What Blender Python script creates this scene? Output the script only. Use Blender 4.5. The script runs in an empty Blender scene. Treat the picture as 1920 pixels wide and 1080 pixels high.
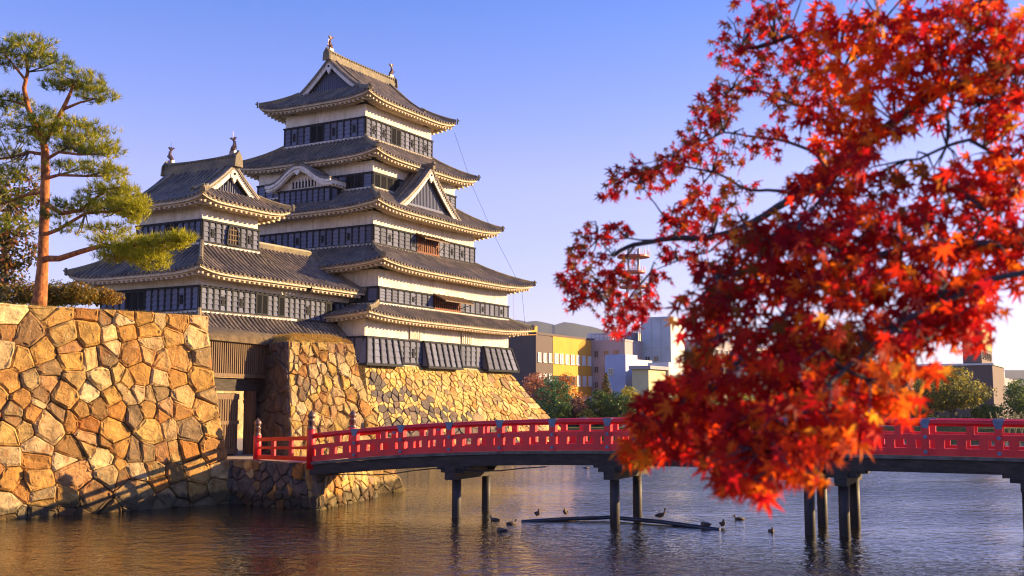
import bpy, bmesh, math, random, time
import numpy as np
from mathutils import Vector, Matrix, noise

random.seed(11); rng = np.random.default_rng(11)
S = bpy.context.scene
C = S.collection
R = math.radians

# ------------------------------------------------------------------ camera, sky, sun, exposure
F = 2050.0; PITCH = math.atan(216 / F); EYE = 3.7
cam = bpy.data.objects.new('camera', bpy.data.cameras.new('camera')); C.objects.link(cam)
cam.location = (0, 0, EYE); cam.rotation_euler = (math.pi / 2 + PITCH, 0, 0)
cam.data.sensor_width = 36; cam.data.lens = F / 1920 * 36
cam.data.clip_start = 0.05; cam.data.clip_end = 20000
cam.data.dof.use_dof = True; cam.data.dof.focus_distance = 55; cam.data.dof.aperture_fstop = 3.4
S.camera = cam

SUN_AZ = Vector((0.985, 0.172, 0)); SUN_EL = R(14.5)
sun_dir = Vector((SUN_AZ.x * math.cos(SUN_EL), SUN_AZ.y * math.cos(SUN_EL), math.sin(SUN_EL)))
W = bpy.data.worlds.new('World'); S.world = W; W.use_nodes = True
nt = W.node_tree; nt.nodes.clear()
sky = nt.nodes.new('ShaderNodeTexSky'); sky.sky_type = 'NISHITA'; sky.sun_disc = False
sky.sun_elevation = SUN_EL; sky.sun_rotation = math.atan2(sun_dir.x, sun_dir.y)
sky.altitude = 600; sky.air_density = 1.0; sky.dust_density = 0.08; sky.ozone_density = 3.0
tint = nt.nodes.new('ShaderNodeMix'); tint.data_type = 'RGBA'; tint.blend_type = 'MULTIPLY'
tint.inputs[0].default_value = 1.0
tc = nt.nodes.new('ShaderNodeTexCoord'); sx = nt.nodes.new('ShaderNodeSeparateXYZ'); cr = nt.nodes.new('ShaderNodeValToRGB')
nt.links.new(tc.outputs['Generated'], sx.inputs[0]); nt.links.new(sx.outputs[2], cr.inputs[0]); gn = nt.nodes.new('ShaderNodeVectorMath'); gn.operation = 'SCALE'; gn.inputs['Scale'].default_value = 2.4; nt.links.new(cr.outputs[0], gn.inputs[0]); nt.links.new(gn.outputs[0], tint.inputs[7])
el = cr.color_ramp.elements; el.new(.08); el.new(.2); el.new(.36)   # autumn air: the sky pales to lilac toward the horizon all round
for e_, p_, c_ in zip(el, (0, .08, .2, .36, 1), ((.43,.37,.54),(.68,.465,.62),(.86,.55,.71),(.44,.46,.76),(.36,.40,.76))): e_.position = p_; e_.color = (*c_, 1)
bg = nt.nodes.new('ShaderNodeBackground'); bg.inputs[1].default_value = 0.066
wo = nt.nodes.new('ShaderNodeOutputWorld')
nt.links.new(sky.outputs[0], tint.inputs[6]); nt.links.new(tint.outputs[2], bg.inputs[0]); nt.links.new(bg.outputs[0], wo.inputs[0])
sl = bpy.data.lights.new('sun', 'SUN'); sl.energy = 5.0; sl.angle = R(0.5); sl.color = (1.0, 0.69, 0.33)
so = bpy.data.objects.new('sun', sl); C.objects.link(so); so.location = (60, 10, 40)
so.rotation_euler = (-sun_dir).to_track_quat('-Z', 'Y').to_euler()
S.view_settings.view_transform = 'Standard'; S.view_settings.look = 'None'
S.view_settings.exposure = 1.38; S.view_settings.gamma = 1.0; S.view_settings.use_curve_mapping = False
S.render.engine = 'CYCLES'; S.cycles.max_bounces = 6; S.cycles.transparent_max_bounces = 6
S.cycles.use_denoising = True; S.cycles.filter_width = 1.15; S.cycles.sample_clamp_indirect = 6.0; S.cycles.caustics_reflective = False

# ------------------------------------------------------------------ helpers
_cp, _sp = math.cos(PITCH), math.sin(PITCH)
def at(px, py, Y):
    """the point at forward distance Y that the photograph shows at px, py"""
    yc = (540 - py) / F; d = _cp - yc * _sp
    k = Y / d
    return Vector(((px - 960) / F * k, Y, EYE + (_sp + yc * _cp) * k))

class MB:
    def __init__(s): s.v = []; s.f = []; s.m = []
    def add(s, vs, fs, m=0):
        o = len(s.v); s.v.extend([tuple(p) for p in vs])
        for f in fs: s.f.append(tuple(i + o for i in f)); s.m.append(m)
    def box(s, lo, hi, m=0):
        x0, y0, z0 = lo; x1, y1, z1 = hi
        s.hexa([(x0,y0,z0),(x1,y0,z0),(x1,y1,z0),(x0,y1,z0),(x0,y0,z1),(x1,y0,z1),(x1,y1,z1),(x0,y1,z1)], m)
    def hexa(s, p, m=0):
        s.add(p, [(3,2,1,0),(4,5,6,7),(0,1,5,4),(1,2,6,5),(2,3,7,6),(3,0,4,7)], m)
    def beam(s, a, b, w, h, up=(0,0,1), m=0):
        a = Vector(a); b = Vector(b); d = (b - a).normalized(); up = Vector(up)
        x = d.cross(up)
        if x.length < 1e-4: x = d.cross(Vector((1,0,0)))
        x.normalize(); y = x.cross(d)
        c = [-x*w/2 - y*h/2, x*w/2 - y*h/2, x*w/2 + y*h/2, -x*w/2 + y*h/2]
        s.add([a+q for q in c] + [b+q for q in c], [(3,2,1,0),(4,5,6,7),(0,1,5,4),(1,2,6,5),(2,3,7,6),(3,0,4,7)], m)
    def tube(s, pts, rad, n=8, m=0, cap=True):
        pts = [Vector(p) for p in pts]; k = len(pts)
        if not hasattr(rad, '__len__'): rad = [rad] * k
        vs = []; fs = []; ref = None
        for i, p in enumerate(pts):
            d = (pts[min(i+1, k-1)] - pts[max(i-1, 0)])
            d = d.normalized() if d.length > 1e-6 else Vector((0,0,1))
            if ref is None: ref = Vector((0,0,1)) if abs(d.z) < 0.9 else Vector((1,0,0))
            x = (ref - d * ref.dot(d)).normalized(); y = d.cross(x); ref = x
            for j in range(n):
                a = 2*math.pi*j/n; vs.append(p + (x*math.cos(a) + y*math.sin(a)) * rad[i])
        for i in range(k-1):
            for j in range(n):
                fs.append((i*n+j, i*n+(j+1)%n, (i+1)*n+(j+1)%n, (i+1)*n+j))
        if cap: fs.append(tuple(range(n))[::-1]); fs.append(tuple((k-1)*n+j for j in range(n)))
        s.add(vs, fs, m)
    def lathe(s, c, prof, n=12, m=0):
        c = Vector(c); vs = []; fs = []
        for r, z in prof:
            for j in range(n):
                a = 2*math.pi*j/n; vs.append(c + Vector((r*math.cos(a), r*math.sin(a), z)))
        k = len(prof)
        for i in range(k-1):
            for j in range(n): fs.append((i*n+j, i*n+(j+1)%n, (i+1)*n+(j+1)%n, (i+1)*n+j))
        fs.append(tuple(range(n))[::-1]); fs.append(tuple((k-1)*n+j for j in range(n)))
        s.add(vs, fs, m)
    def strip(s, rows, m=0):
        """rows: list of equally long point lists"""
        n = len(rows[0]); vs = [p for r in rows for p in r]
        s.add(vs, [(i*n+j, i*n+j+1, (i+1)*n+j+1, (i+1)*n+j) for i in range(len(rows)-1) for j in range(n-1)], m)
    def mesh(s, name, mats, smooth=False):
        me = bpy.data.meshes.new(name); me.from_pydata(s.v, [], s.f)
        mats = mats if isinstance(mats, (list, tuple)) else [mats]
        for mm in mats: me.materials.append(mm)
        if len(mats) > 1: me.polygons.foreach_set('material_index', s.m)
        if smooth: me.polygons.foreach_set('use_smooth', [True]*len(me.polygons))
        me.update(); return me
    def build(s, name, mats, parent=None, smooth=False, **props):
        return link(name, s.mesh(name, mats, smooth), parent, **props)

def link(name, me, parent=None, loc=None, rotz=None, scale=None, **props):
    o = bpy.data.objects.new(name, me); C.objects.link(o)
    if parent is not None: o.parent = parent
    if loc is not None: o.location = loc
    if rotz is not None: o.rotation_euler = (0, 0, rotz)
    if scale is not None: o.scale = scale
    for k, v in props.items():
        o['category' if k == 'cat' else k] = v
    return o
def thing(name, label, cat, loc=(0,0,0), rotz=0, group=None, **kw):
    o = link(name, None, None, loc, rotz, label=label, cat=cat, **kw)
    if group: o['group'] = group
    return o
def np_mesh(name, V, Fa, mats, tint=None, smooth=False):
    """mesh from numpy arrays: V (n,3), Fa (m,k)"""
    me = bpy.data.meshes.new(name); n = len(V); m, k = Fa.shape
    me.vertices.add(n); me.vertices.foreach_set('co', np.ascontiguousarray(V, dtype=np.float32).ravel())
    me.loops.add(m*k); me.loops.foreach_set('vertex_index', np.ascontiguousarray(Fa, dtype=np.int32).ravel())
    me.polygons.add(m); me.polygons.foreach_set('loop_start', np.arange(0, m*k, k, dtype=np.int32))
    me.polygons.foreach_set('loop_total', np.full(m, k, dtype=np.int32))
    if tint is not None:
        a = me.attributes.new('tint', 'FLOAT_COLOR', 'POINT')
        a.data.foreach_set('color', np.ascontiguousarray(np.c_[tint, np.ones(n)], dtype=np.float32).ravel())
    me.materials.append(mats)
    if smooth: me.polygons.foreach_set('use_smooth', np.ones(m, dtype=bool))
    me.update(calc_edges=True); me.validate(); return me

# ------------------------------------------------------------------ materials
class NT:
    def __init__(s, name):
        s.mat = bpy.data.materials.new(name); s.mat.use_nodes = True; s.t = s.mat.node_tree
        s.b = s.t.nodes['Principled BSDF']; s.out = s.t.nodes['Material Output']
    def n(s, typ, **kw):
        nd = s.t.nodes.new(typ)
        for k, v in kw.items():
            if k.startswith('i_'): nd.inputs[k[2:].replace('_', ' ')].default_value = v
            else: setattr(nd, k, v)
        return nd
    def l(s, a, b): s.t.links.new(a, b)
    def pos(s, scale=(1,1,1), src='geo', rot=(0,0,0)):
        if src == 'geo': o = s.n('ShaderNodeNewGeometry').outputs['Position']
        else: o = s.n('ShaderNodeTexCoord').outputs['Object']
        m = s.n('ShaderNodeMapping'); m.inputs['Scale'].default_value = scale; m.inputs['Rotation'].default_value = rot
        s.l(o, m.inputs[0]); return m.outputs[0]
    def noise(s, vec, scale, detail=4, rough=0.55, dist=0.0):
        n = s.n('ShaderNodeTexNoise'); n.inputs['Scale'].default_value = scale; n.inputs['Detail'].default_value = detail
        n.inputs['Roughness'].default_value = rough; n.inputs['Distortion'].default_value = dist
        s.l(vec, n.inputs['Vector']); return n.outputs['Fac']
    def ramp(s, fac, stops, interp='LINEAR'):
        r = s.n('ShaderNodeValToRGB'); r.color_ramp.interpolation = interp; e = r.color_ramp.elements
        while len(e) < len(stops): e.new(0.5)
        for i, (p, c) in enumerate(stops):
            e[i].position = p; c = c if hasattr(c, '__len__') else (c, c, c); e[i].color = (*c[:3], 1)
        s.l(fac, r.inputs[0]); return r.outputs[0]
    def mix(s, a, b, fac, mode='MIX'):
        m = s.n('ShaderNodeMix', data_type='RGBA', blend_type=mode)
        for v, i in ((fac, 0), (a, 6), (b, 7)):
            if hasattr(v, 'is_linked') or hasattr(v, 'links'): s.l(v, m.inputs[i])
            elif i == 0: m.inputs[0].default_value = v
            else: m.inputs[i].default_value = (*v[:3], 1)
        return m.outputs[2]
    def bump(s, h, strength=0.4, dist=0.05):
        b = s.n('ShaderNodeBump'); b.inputs['Strength'].default_value = strength; b.inputs['Distance'].default_value = dist
        s.l(h, b.inputs['Height']); s.l(b.outputs[0], s.b.inputs['Normal']); return b
    def set(s, col=None, rough=None, metal=None, spec=None):
        if col is not None:
            if hasattr(col, 'links'): s.l(col, s.b.inputs['Base Color'])
            else: s.b.inputs['Base Color'].default_value = (*col[:3], 1)
        if rough is not None: s.b.inputs['Roughness'].default_value = rough
        if metal is not None: s.b.inputs['Metallic'].default_value = metal
        if spec is not None: s.b.inputs['Specular IOR Level'].default_value = spec
        return s.mat

def simple(name, col, rough=0.6, var=0.25, scale=3.0, bump=0.15, bscale=30, spec=0.5, src='geo', stretch=(1,1,1), metal=0.0):
    t = NT(name); p = t.pos(stretch, src)
    n1 = t.noise(p, scale, 5, 0.6)
    dark = tuple(c*(1-var) for c in col); light = tuple(min(1, c*(1+var)) for c in col)
    t.set(t.ramp(n1, [(0.3, dark), (0.7, light)]), rough, metal, spec)
    if bump: t.bump(t.noise(p, bscale, 4, 0.6), bump, 0.02)
    return t.mat

def m_plaster():
    t = NT('plaster'); p = t.pos()
    a = t.ramp(t.noise(p, 1.2, 5, 0.65), [(0.3, (0.60,0.53,0.44)), (0.6, (0.78,0.72,0.63))])
    st = t.ramp(t.noise(t.pos((3,3,0.35)), 2.0, 5, 0.7), [(0.48, (1,1,1)), (0.74, (0.60,0.52,0.42))])
    t.set(t.mix(a, st, 0.8, 'MULTIPLY'), 0.85); t.bump(t.noise(p, 25, 3), 0.08, 0.02); return t.mat
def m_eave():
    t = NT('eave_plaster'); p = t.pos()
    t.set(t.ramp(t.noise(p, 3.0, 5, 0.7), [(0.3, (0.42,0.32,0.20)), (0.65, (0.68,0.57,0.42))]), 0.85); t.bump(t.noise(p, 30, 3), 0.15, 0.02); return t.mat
def m_board(name, c0, c1, rough=0.8):
    t = NT(name); oi = t.n('ShaderNodeObjectInfo').outputs['Random']
    g = t.noise(t.pos((1.5,1.5,14)), 4, 5, 0.65)
    c = t.mix(t.ramp(g, [(0.3, c0), (0.7, c1)]), t.ramp(oi, [(0, (0.75,)*3), (1, (1.25,)*3)]), 1.0, 'MULTIPLY')
    t.set(c, rough, spec=.2); t.bump(g, 0.25, 0.02); return t.mat
def m_tile(name, c0, c1, c2, band=9.0):
    t = NT(name); p = t.pos()
    n1 = t.noise(p, 0.9, 6, 0.7); n2 = t.noise(p, 11, 3, 0.6)
    col = t.ramp(n1, [(0.3, c0), (0.5, c1), (0.72, c2)])
    col = t.mix(col, t.ramp(n2, [(0.3, (0.6,)*3), (0.7, (1.35,)*3)]), 0.8, 'MULTIPLY')
    w = t.n('ShaderNodeTexWave', wave_type='BANDS', bands_direction='Z', wave_profile='SAW'); w.inputs['Scale'].default_value = band / 6.283 * 2
    w.inputs['Distortion'].default_value = 0.4; t.l(p, w.inputs['Vector'])
    t.set(col, 0.55); t.bump(w.outputs['Fac'], 0.5, 0.05); return t.mat
def m_stone(name, stops, moss=(0.09,0.075,0.05), mscale=1.0, rustf=.75, palef=.5):
    t = NT(name); oi = t.n('ShaderNodeObjectInfo'); p = t.pos()
    at_ = t.n('ShaderNodeAttribute'); at_.attribute_name = 'shade'
    add = t.n('ShaderNodeMath', operation='ADD'); t.l(oi.outputs['Random'], add.inputs[0]); t.l(at_.outputs['Fac'], add.inputs[1])
    fr = t.n('ShaderNodeMath', operation='FRACT'); t.l(add.outputs[0], fr.inputs[0])
    base = t.ramp(fr.outputs[0], stops)
    n1 = t.noise(p, 1.7*mscale, 7, 0.68, 0.4); n2 = t.noise(p, 6*mscale, 6, 0.7)
    base = t.mix(base, t.ramp(n1, [(0.28, (0.34,0.28,0.24)), (0.48, (0.95,0.95,0.95)), (0.72, (1.5,1.42,1.28))]), 0.9, 'MULTIPLY')
    rust = t.noise(t.pos((1,1,0.45)), 2.6*mscale, 5, 0.7)
    base = t.mix(base, (0.36,0.135,0.03), t.ramp(rust, [(0.53, 0.0), (0.68, rustf)]))
    base = t.mix(base, moss, t.ramp(n2, [(0.56, 0.0), (0.74, 0.85)]))
    pale = t.noise(p, 9*mscale, 3, 0.5)
    base = t.mix(base, (0.6,0.55,0.44), t.ramp(pale, [(0.66, 0.0), (0.74, palef)]))
    # dark algae and wet stain just above the waterline
    sz = t.n('ShaderNodeSeparateXYZ'); t.l(t.n('ShaderNodeNewGeometry').outputs['Position'], sz.inputs[0])
    wz = t.n('ShaderNodeMath', operation='MULTIPLY_ADD'); t.l(t.noise(t.pos((1,1,.3)), 1.4, 5, .7), wz.inputs[0]); wz.inputs[1].default_value = -0.8; t.l(sz.outputs[2], wz.inputs[2])
    base = t.mix(base, (.035,.034,.022), t.ramp(wz.outputs[0], [(0.0, .75), (0.12, 0.0)]))
    t.set(base, 0.85, spec=0.3)
    b1 = t.noise(p, 3.5*mscale, 8, 0.7, 0.6); t.bump(b1, 1.0, 0.16); return t.mat
def m_leaf(name, cols, trans=0.5, attr=True, rough=0.5, spec=.25):
    t = NT(name)
    if attr:
        a = t.n('ShaderNodeAttribute'); a.attribute_name = 'tint'; col = a.outputs['Color']
    t.set(col, rough, spec=spec)
    tr = t.n('ShaderNodeBsdfTranslucent'); t.l(col, tr.inputs['Color'])
    ms = t.n('ShaderNodeMixShader'); ms.inputs[0].default_value = trans
    t.l(t.b.outputs[0], ms.inputs[1]); t.l(tr.outputs[0], ms.inputs[2]); t.l(ms.outputs[0], t.out.inputs[0]); return t.mat

STONE = [(0.0,(0.40,0.17,0.035)),(0.12,(0.52,0.30,0.075)),(0.24,(0.17,0.09,0.035)),(0.36,(0.66,0.49,0.22)),(0.46,(0.44,0.20,0.04)),(0.56,(0.22,0.145,0.075)),(0.66,(0.56,0.36,0.11)),(0.78,(0.36,0.13,0.025)),(0.88,(0.70,0.54,0.28)),(1.0,(0.42,0.26,0.10))]
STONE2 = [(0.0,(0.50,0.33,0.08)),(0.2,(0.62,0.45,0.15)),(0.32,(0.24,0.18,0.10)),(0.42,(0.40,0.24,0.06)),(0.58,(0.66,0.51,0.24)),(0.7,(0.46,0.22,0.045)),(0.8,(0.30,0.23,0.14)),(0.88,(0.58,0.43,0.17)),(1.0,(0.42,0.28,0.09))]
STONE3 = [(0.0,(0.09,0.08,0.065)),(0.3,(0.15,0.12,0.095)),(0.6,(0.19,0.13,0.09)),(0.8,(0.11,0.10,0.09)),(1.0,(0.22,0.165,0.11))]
M = {}
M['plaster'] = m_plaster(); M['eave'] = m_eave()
M['board'] = m_board('lacquered_board', (0.10,0.118,0.178), (0.175,0.182,0.245))
M['batten'] = m_board('lacquered_batten', (0.018,0.020,0.026), (0.036,0.038,0.046))
M['lattice'] = m_board('red_brown_lattice', (0.14,0.045,0.02), (0.30,0.10,0.04), 0.6)
M['tile'] = m_tile('roof_tile', (0.085,0.075,0.068), (0.185,0.155,0.125), (0.36,0.28,0.19))
M['ridge'] = m_tile('ridge_tile', (0.10,0.09,0.075), (0.20,0.165,0.11), (0.34,0.26,0.13), 14)
M['dark'] = simple('dark_void', (0.008,0.008,0.009), 0.9, 0.2, bump=0)
M['stone'] = m_stone('wall_stone', STONE)
M['stone_pale'] = m_stone('pale_stone', STONE2)
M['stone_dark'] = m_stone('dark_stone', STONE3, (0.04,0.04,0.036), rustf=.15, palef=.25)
M['earth'] = simple('joint_earth', (0.06,0.04,0.022), 0.95, 0.4, 2.0, 0.4, 8)
def m_red():
    t = NT('red_lacquer'); p = t.pos(); n1 = t.noise(p, 1.3, 5, .65); n2 = t.noise(p, 17, 4, .7)
    c = t.ramp(n1, [(.25, (.54,.006,.010)), (.5, (.80,.010,.015)), (.75, (.84,.032,.026))])
    c = t.mix(c, (.40,.22,.17), t.ramp(n2, [(.66, 0.0), (.76, .55)]))
    t.set(c, .4); t.bump(t.noise(t.pos((3,3,14)), 9, 4, .6), .2, .02); return t.mat
M['red'] = m_red()
M['patina'] = simple('copper_fitting', (0.12,0.17,0.24), 0.45, 0.3, 8, 0.1, metal=0.3)
M['bronze'] = simple('bronze_finial', (0.20,0.12,0.09), 0.4, 0.35, 12, 0.1, metal=0.6)
M['oldwood'] = simple('weathered_beam', (0.045,0.034,0.026), 0.85, 0.5, 2.2, 0.5, 14, stretch=(1,1,4))
M['post'] = simple('pier_column', (0.026,0.02,0.018), 0.6, 0.5, 2.5, 0.3, 12)
M['concrete'] = simple('deck_edge', (0.14,0.12,0.095), 0.9, 0.45, 4, 0.4, 20)
M['gatewood'] = simple('gate_wood', (0.15,0.09,0.045), 0.75, 0.35, 3, 0.3, 12, stretch=(4,4,0.6))
M['drygrass'] = simple('dry_grass', (0.58,0.35,0.06), 0.95, 0.45, 5, 0.8, 30)
M['grass'] = simple('turf', (0.11,0.12,0.025), 0.95, 0.5, 3, 0.8, 30)
M['path'] = simple('gravel_path', (0.36,0.30,0.22), 0.95, 0.2, 6, 0.4, 50)
M['bark'] = simple('pine_bark', (0.36,0.12,0.035), 0.9, 0.75, 9, 1.0, 16, stretch=(1,1,0.55))
M['bark_dark'] = simple('maple_bark', (0.045,0.04,0.045), 0.85, 0.4, 8, 0.4, 30)
M['bark_grey'] = simple('grey_bark', (0.12,0.10,0.08), 0.9, 0.4, 5, 0.5, 20)
M['needle'] = m_leaf('pine_needle', None, 0.25)
M['foliage'] = m_leaf('tree_leaf', None, 0.5)
M['maple'] = m_leaf('maple_leaf', None, 0.62, rough=0.55, spec=.12)
# ------------------------------------------------------------------ castle: builders (local axes u, v, z; right faces look along -v, left faces along -u)
KEEP = Vector((-10.119, 75.0, 0)); AXIS = R(60.463)
UX = Vector((math.cos(AXIS), math.sin(AXIS), 0)); VX = Vector((-math.sin(AXIS), math.cos(AXIS), 0))
def uv(u, v, z): return KEEP + UX*u + VX*v + Vector((0, 0, z))

class Building:
    def __init__(s, name, label, cat, base):
        s.base = Vector(base); s.root = thing(name, label, cat, uv(*base), AXIS)
    def part(s, mb, name, mat, smooth=False, **props):
        return mb.build(name, mat, s.root, smooth, loc=tuple(-s.base), **props)

def lerp(a, b, t): return a + (b - a) * t
def tile_rows(mb, P, x0, x1, tmax, dx=0.38, nt=7, r=0.11, h=0.16, cap=True):
    N = max(1, round((x1 - x0) / dx)); d = (x1 - x0) / N
    offs = [(-d/2, 0), (-r, 0.0), (-r*0.72, h*0.75), (0, h), (r*0.72, h*0.75), (r, 0.0), (d/2, 0)]
    for i in range(N):
        x = x0 + (i + .5) * d; tm = tmax(x)
        if tm < 0.03: continue
        n_ = max(2, int(math.ceil(nt * tm)) + 1); rows = []
        jx = random.uniform(-.012, .012)
        for k in range(n_):
            t = tm * k / (n_ - 1); e = 0.02
            p = P(x, t); du = P(x + 0.1, t) - p; dt = P(x, min(t + e, 1.0)) - P(x, min(t + e, 1.0) - e)
            nn = du.cross(dt); nn = nn.normalized() if nn.length > 1e-9 else Vector((0,0,1))
            if nn.z < 0: nn = -nn
            jz = random.uniform(-.01, .012)
            rows.append([P(x + o + jx, t) + nn * (hh + (jz if hh > 0 else 0)) for o, hh in offs])
        mb.strip(rows)
        if cap:
            c = rows[0][1:6]; q = [p - Vector((0, 0, 0.05)) for p in (c[0], c[-1])]
            mb.add([c[0], c[1], c[2], c[3], c[4], q[1], q[0]], [(0,1,2,3,4,5,6)])

class Slope:
    """one side of a roof: x runs along the eave, t from eave 0 to top 1"""
    def __init__(s, P, a0, a1, tmax, ov, inward): s.P, s.a0, s.a1, s.tmax, s.ov, s.inward = P, a0, a1, tmax, ov, Vector(inward)

EAVE = [(0.02,-0.02),(0.02,-0.06),(0.06,-0.06),(0.06,-0.165),(0.26,-0.175),(0.26,-0.26),(0.36,-0.26)]
def eaves(b, slopes, sfx='', raf=0.42, drop=0.0):
    mb = MB(); rb = MB()
    for s in slopes:
        n = 26; prof = EAVE + [(s.ov + 0.12, -0.24)]
        rows = []
        for i in range(n + 1):
            q = i / n; xe = lerp(s.a0, s.a1, q); e = s.P(xe, 0); e0 = s.P(s.a0, 0); e1 = s.P(s.a1, 0)
            al = (e1 - e0); al.z = 0; L = al.length; al.normalize()
            row = []
            for ins, dz in prof:
                c = s.P(s.a0, 0) + al * lerp(ins, L - ins, q) + s.inward * ins
                row.append(Vector((c.x, c.y, e.z + dz)))
            rows.append(row)
        mb.strip(rows)
        nr = int(L / raf)
        for i in range(1, nr):
            q = i / nr; e = s.P(lerp(s.a0, s.a1, q), 0); d = min(q, 1 - q) * L
            a = e + s.inward * 0.22 - Vector((0, 0, 0.325)); bb = e + s.inward * min(0.95, max(.3, d)) - Vector((0, 0, 0.30))
            rb.beam(a, bb, 0.15, 0.13)
    b.part(mb, 'eave_boards', M['eave'])
    b.part(rb, 'rafter_ends', M['eave'], kind='stuff')

def hip(b, pts, w=0.30, h=0.30, orn=True, name='hip_ridge', mat='ridge'):
    """a ridge of stacked tiles along pts, low end first, with an end tile"""
    mb = MB(); pts = [Vector(p) for p in pts]
    rows = []
    for i, p in enumerate(pts):
        d = (pts[min(i+1, len(pts)-1)] - pts[max(i-1, 0)]); d.z = 0; d.normalize(); x = Vector((-d.y, d.x, 0))
        rows.append([p + x*w*.5 - Vector((0,0,.06)), p + x*w*.5 + Vector((0,0,h*.35)), p + x*w*.36 + Vector((0,0,h*.4)), p + x*w*.36 + Vector((0,0,h*.75)), p + x*w*.2 + Vector((0,0,h)),
                     p - x*w*.2 + Vector((0,0,h)), p - x*w*.36 + Vector((0,0,h*.75)), p - x*w*.36 + Vector((0,0,h*.4)), p - x*w*.5 + Vector((0,0,h*.35)), p - x*w*.5 - Vector((0,0,.06))])
    mb.strip(rows); mb.add(rows[0], [tuple(range(10))]); mb.add(rows[-1], [tuple(range(10))[::-1]])
    if orn:
        d = (pts[0] - pts[1]); d.z = 0; d.normalize(); x = Vector((-d.y, d.x, 0)); p = pts[0] + d*.05
        mb.hexa([p - x*.17 - Vector((0,0,.08)), p + x*.17 - Vector((0,0,.08)), p + x*.17 + d*.1 - Vector((0,0,.08)), p - x*.17 + d*.1 - Vector((0,0,.08)),
                 p - x*.1 + Vector((0,0,h+.1)), p + x*.1 + Vector((0,0,h+.1)), p + x*.08 + d*.14 + Vector((0,0,h+.06)), p - x*.08 + d*.14 + Vector((0,0,h+.06))])
        mb.beam(p + d*.08 + Vector((0,0,h*.5)), p + d*.22 + Vector((0,0,h*.5+.08)), .1, .09)
    b.part(mb, name, M[mat])

def skirt(b, o, i, ze, zt, rise=0.38, sides='RLFB', hips=('RL','RF','LB'), wall=None, flat=''):
    """hipped skirt roof between outer eave rectangle o and the wall rectangle i above it"""
    def Z(t, w): return ze + (zt - ze) * (0.72*t + 0.28*t*t) + rise * min(1.3, abs(w)**5) * max(0.0, 1 - t)**1.3
    wl = wall or i; out = {}; mb = MB()
    spec = {'R': (0, o[0], o[1], i[0], i[1], o[2], i[2], wl[2], (0,1,0)), 'B': (0, o[0], o[1], i[0], i[1], o[3], i[3], wl[3], (0,-1,0)),
            'L': (1, o[2], o[3], i[2], i[3], o[0], i[0], wl[0], (1,0,0)), 'F': (1, o[2], o[3], i[2], i[3], o[1], i[1], wl[1], (-1,0,0))}
    for sd in sides:
        sw, ao0, ao1, ai0, ai1, eo, ei, wc, inn = spec[sd]
        def P(x, t, sd=sd, sw=sw, ao0=ao0, ao1=ao1, ai0=ai0, ai1=ai1, eo=eo, ei=ei):
            a0 = lerp(ao0, ai0, t); a1 = lerp(ao1, ai1, t); w = (2*x - a0 - a1) / max(.01, a1 - a0)
            c = lerp(eo, ei, t); z = Z(t, 0 if (w > 0 and sd in flat) else w)
            return Vector((c, x, z)) if sw else Vector((x, c, z))
        def tm(x, ao0=ao0, ao1=ao1, ai0=ai0, ai1=ai1):
            t = 1.0
            if ai0 > ao0: t = min(t, (x - ao0) / (ai0 - ao0))
            if ao1 > ai1: t = min(t, (ao1 - x) / (ao1 - ai1))
            return t
        s = Slope(P, ao0, ao1, tm, abs(wc - eo), inn); out[sd] = s
        tile_rows(mb, P, ao0, ao1, tm)
    b.part(mb, 'roof_tiles', M['tile'], kind='stuff')
    eaves(b, out.values())
    cr = {'RL': (o[0],o[2],i[0],i[2]), 'RF': (o[1],o[2],i[1],i[2]), 'LB': (o[0],o[3],i[0],i[3]), 'FB': (o[1],o[3],i[1],i[3])}
    for hn in hips:
        a, c, a2, c2 = cr[hn]
        hip(b, [(lerp(a,a2,t), lerp(c,c2,t), Z(t, 1) + .05) for t in (0.0, .12, .25, .4, .6, .8, 1.0)])
    # white plaster bead where the tiles meet the wall above
    mb = MB()
    for sd in sides:
        if sd in 'RB':
            v = i[2] if sd == 'R' else i[3]; sg = -1 if sd == 'R' else 1
            mb.box((i[0]-.1, min(v, v+sg*.16), zt-.02), (i[1]+.1, max(v, v+sg*.16), zt+.13))
        else:
            u = i[0] if sd == 'L' else i[1]; sg = -1 if sd == 'L' else 1
            mb.box((min(u, u+sg*.16), i[2]-.095, zt-.017), (max(u, u+sg*.16), i[3]+.095, zt+.127))
    b.part(mb, 'flashing', M['plaster'])
    return out

def fish_mesh():
    mb = MB()
    pts = [(.34,0,.10),(.2,0,.2),(.04,0,.34),(-.08,0,.58),(-.06,0,.84),(.06,0,1.06),(.16,0,1.2)]
    mb.tube(pts, [.11,.2,.23,.19,.13,.08,.03], 8)
    for sg in (-1, 1):
        mb.add([(.08,sg*.03,1.0),(.42,sg*.2,1.3),(.2,sg*.1,1.38),(.05,sg*.04,1.2)], [(0,1,2,3)])
        mb.add([(-.02,sg*.03,1.0),(-.22,sg*.16,1.38),(.02,sg*.06,1.42),(.1,sg*.03,1.15)], [(0,1,2,3)])
        mb.add([(.1,sg*.18,.3),(.02,sg*.42,.5),(-.1,sg*.36,.36)], [(0,1,2)])
    for k in range(4): mb.add([(-.26+.02*k,0,.3+.17*k),(-.4+.04*k,0,.5+.17*k),(-.2+.03*k,0,.5+.17*k)], [(0,1,2)])
    mb.box((-.2,-.16,-.25),(.4,.16,.06)); mb.tube([(.12,0,1.2),(.12,0,1.95)], .012, 5)
    return mb.mesh('fish_finial', M['bronze'])
FISH = None

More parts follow.
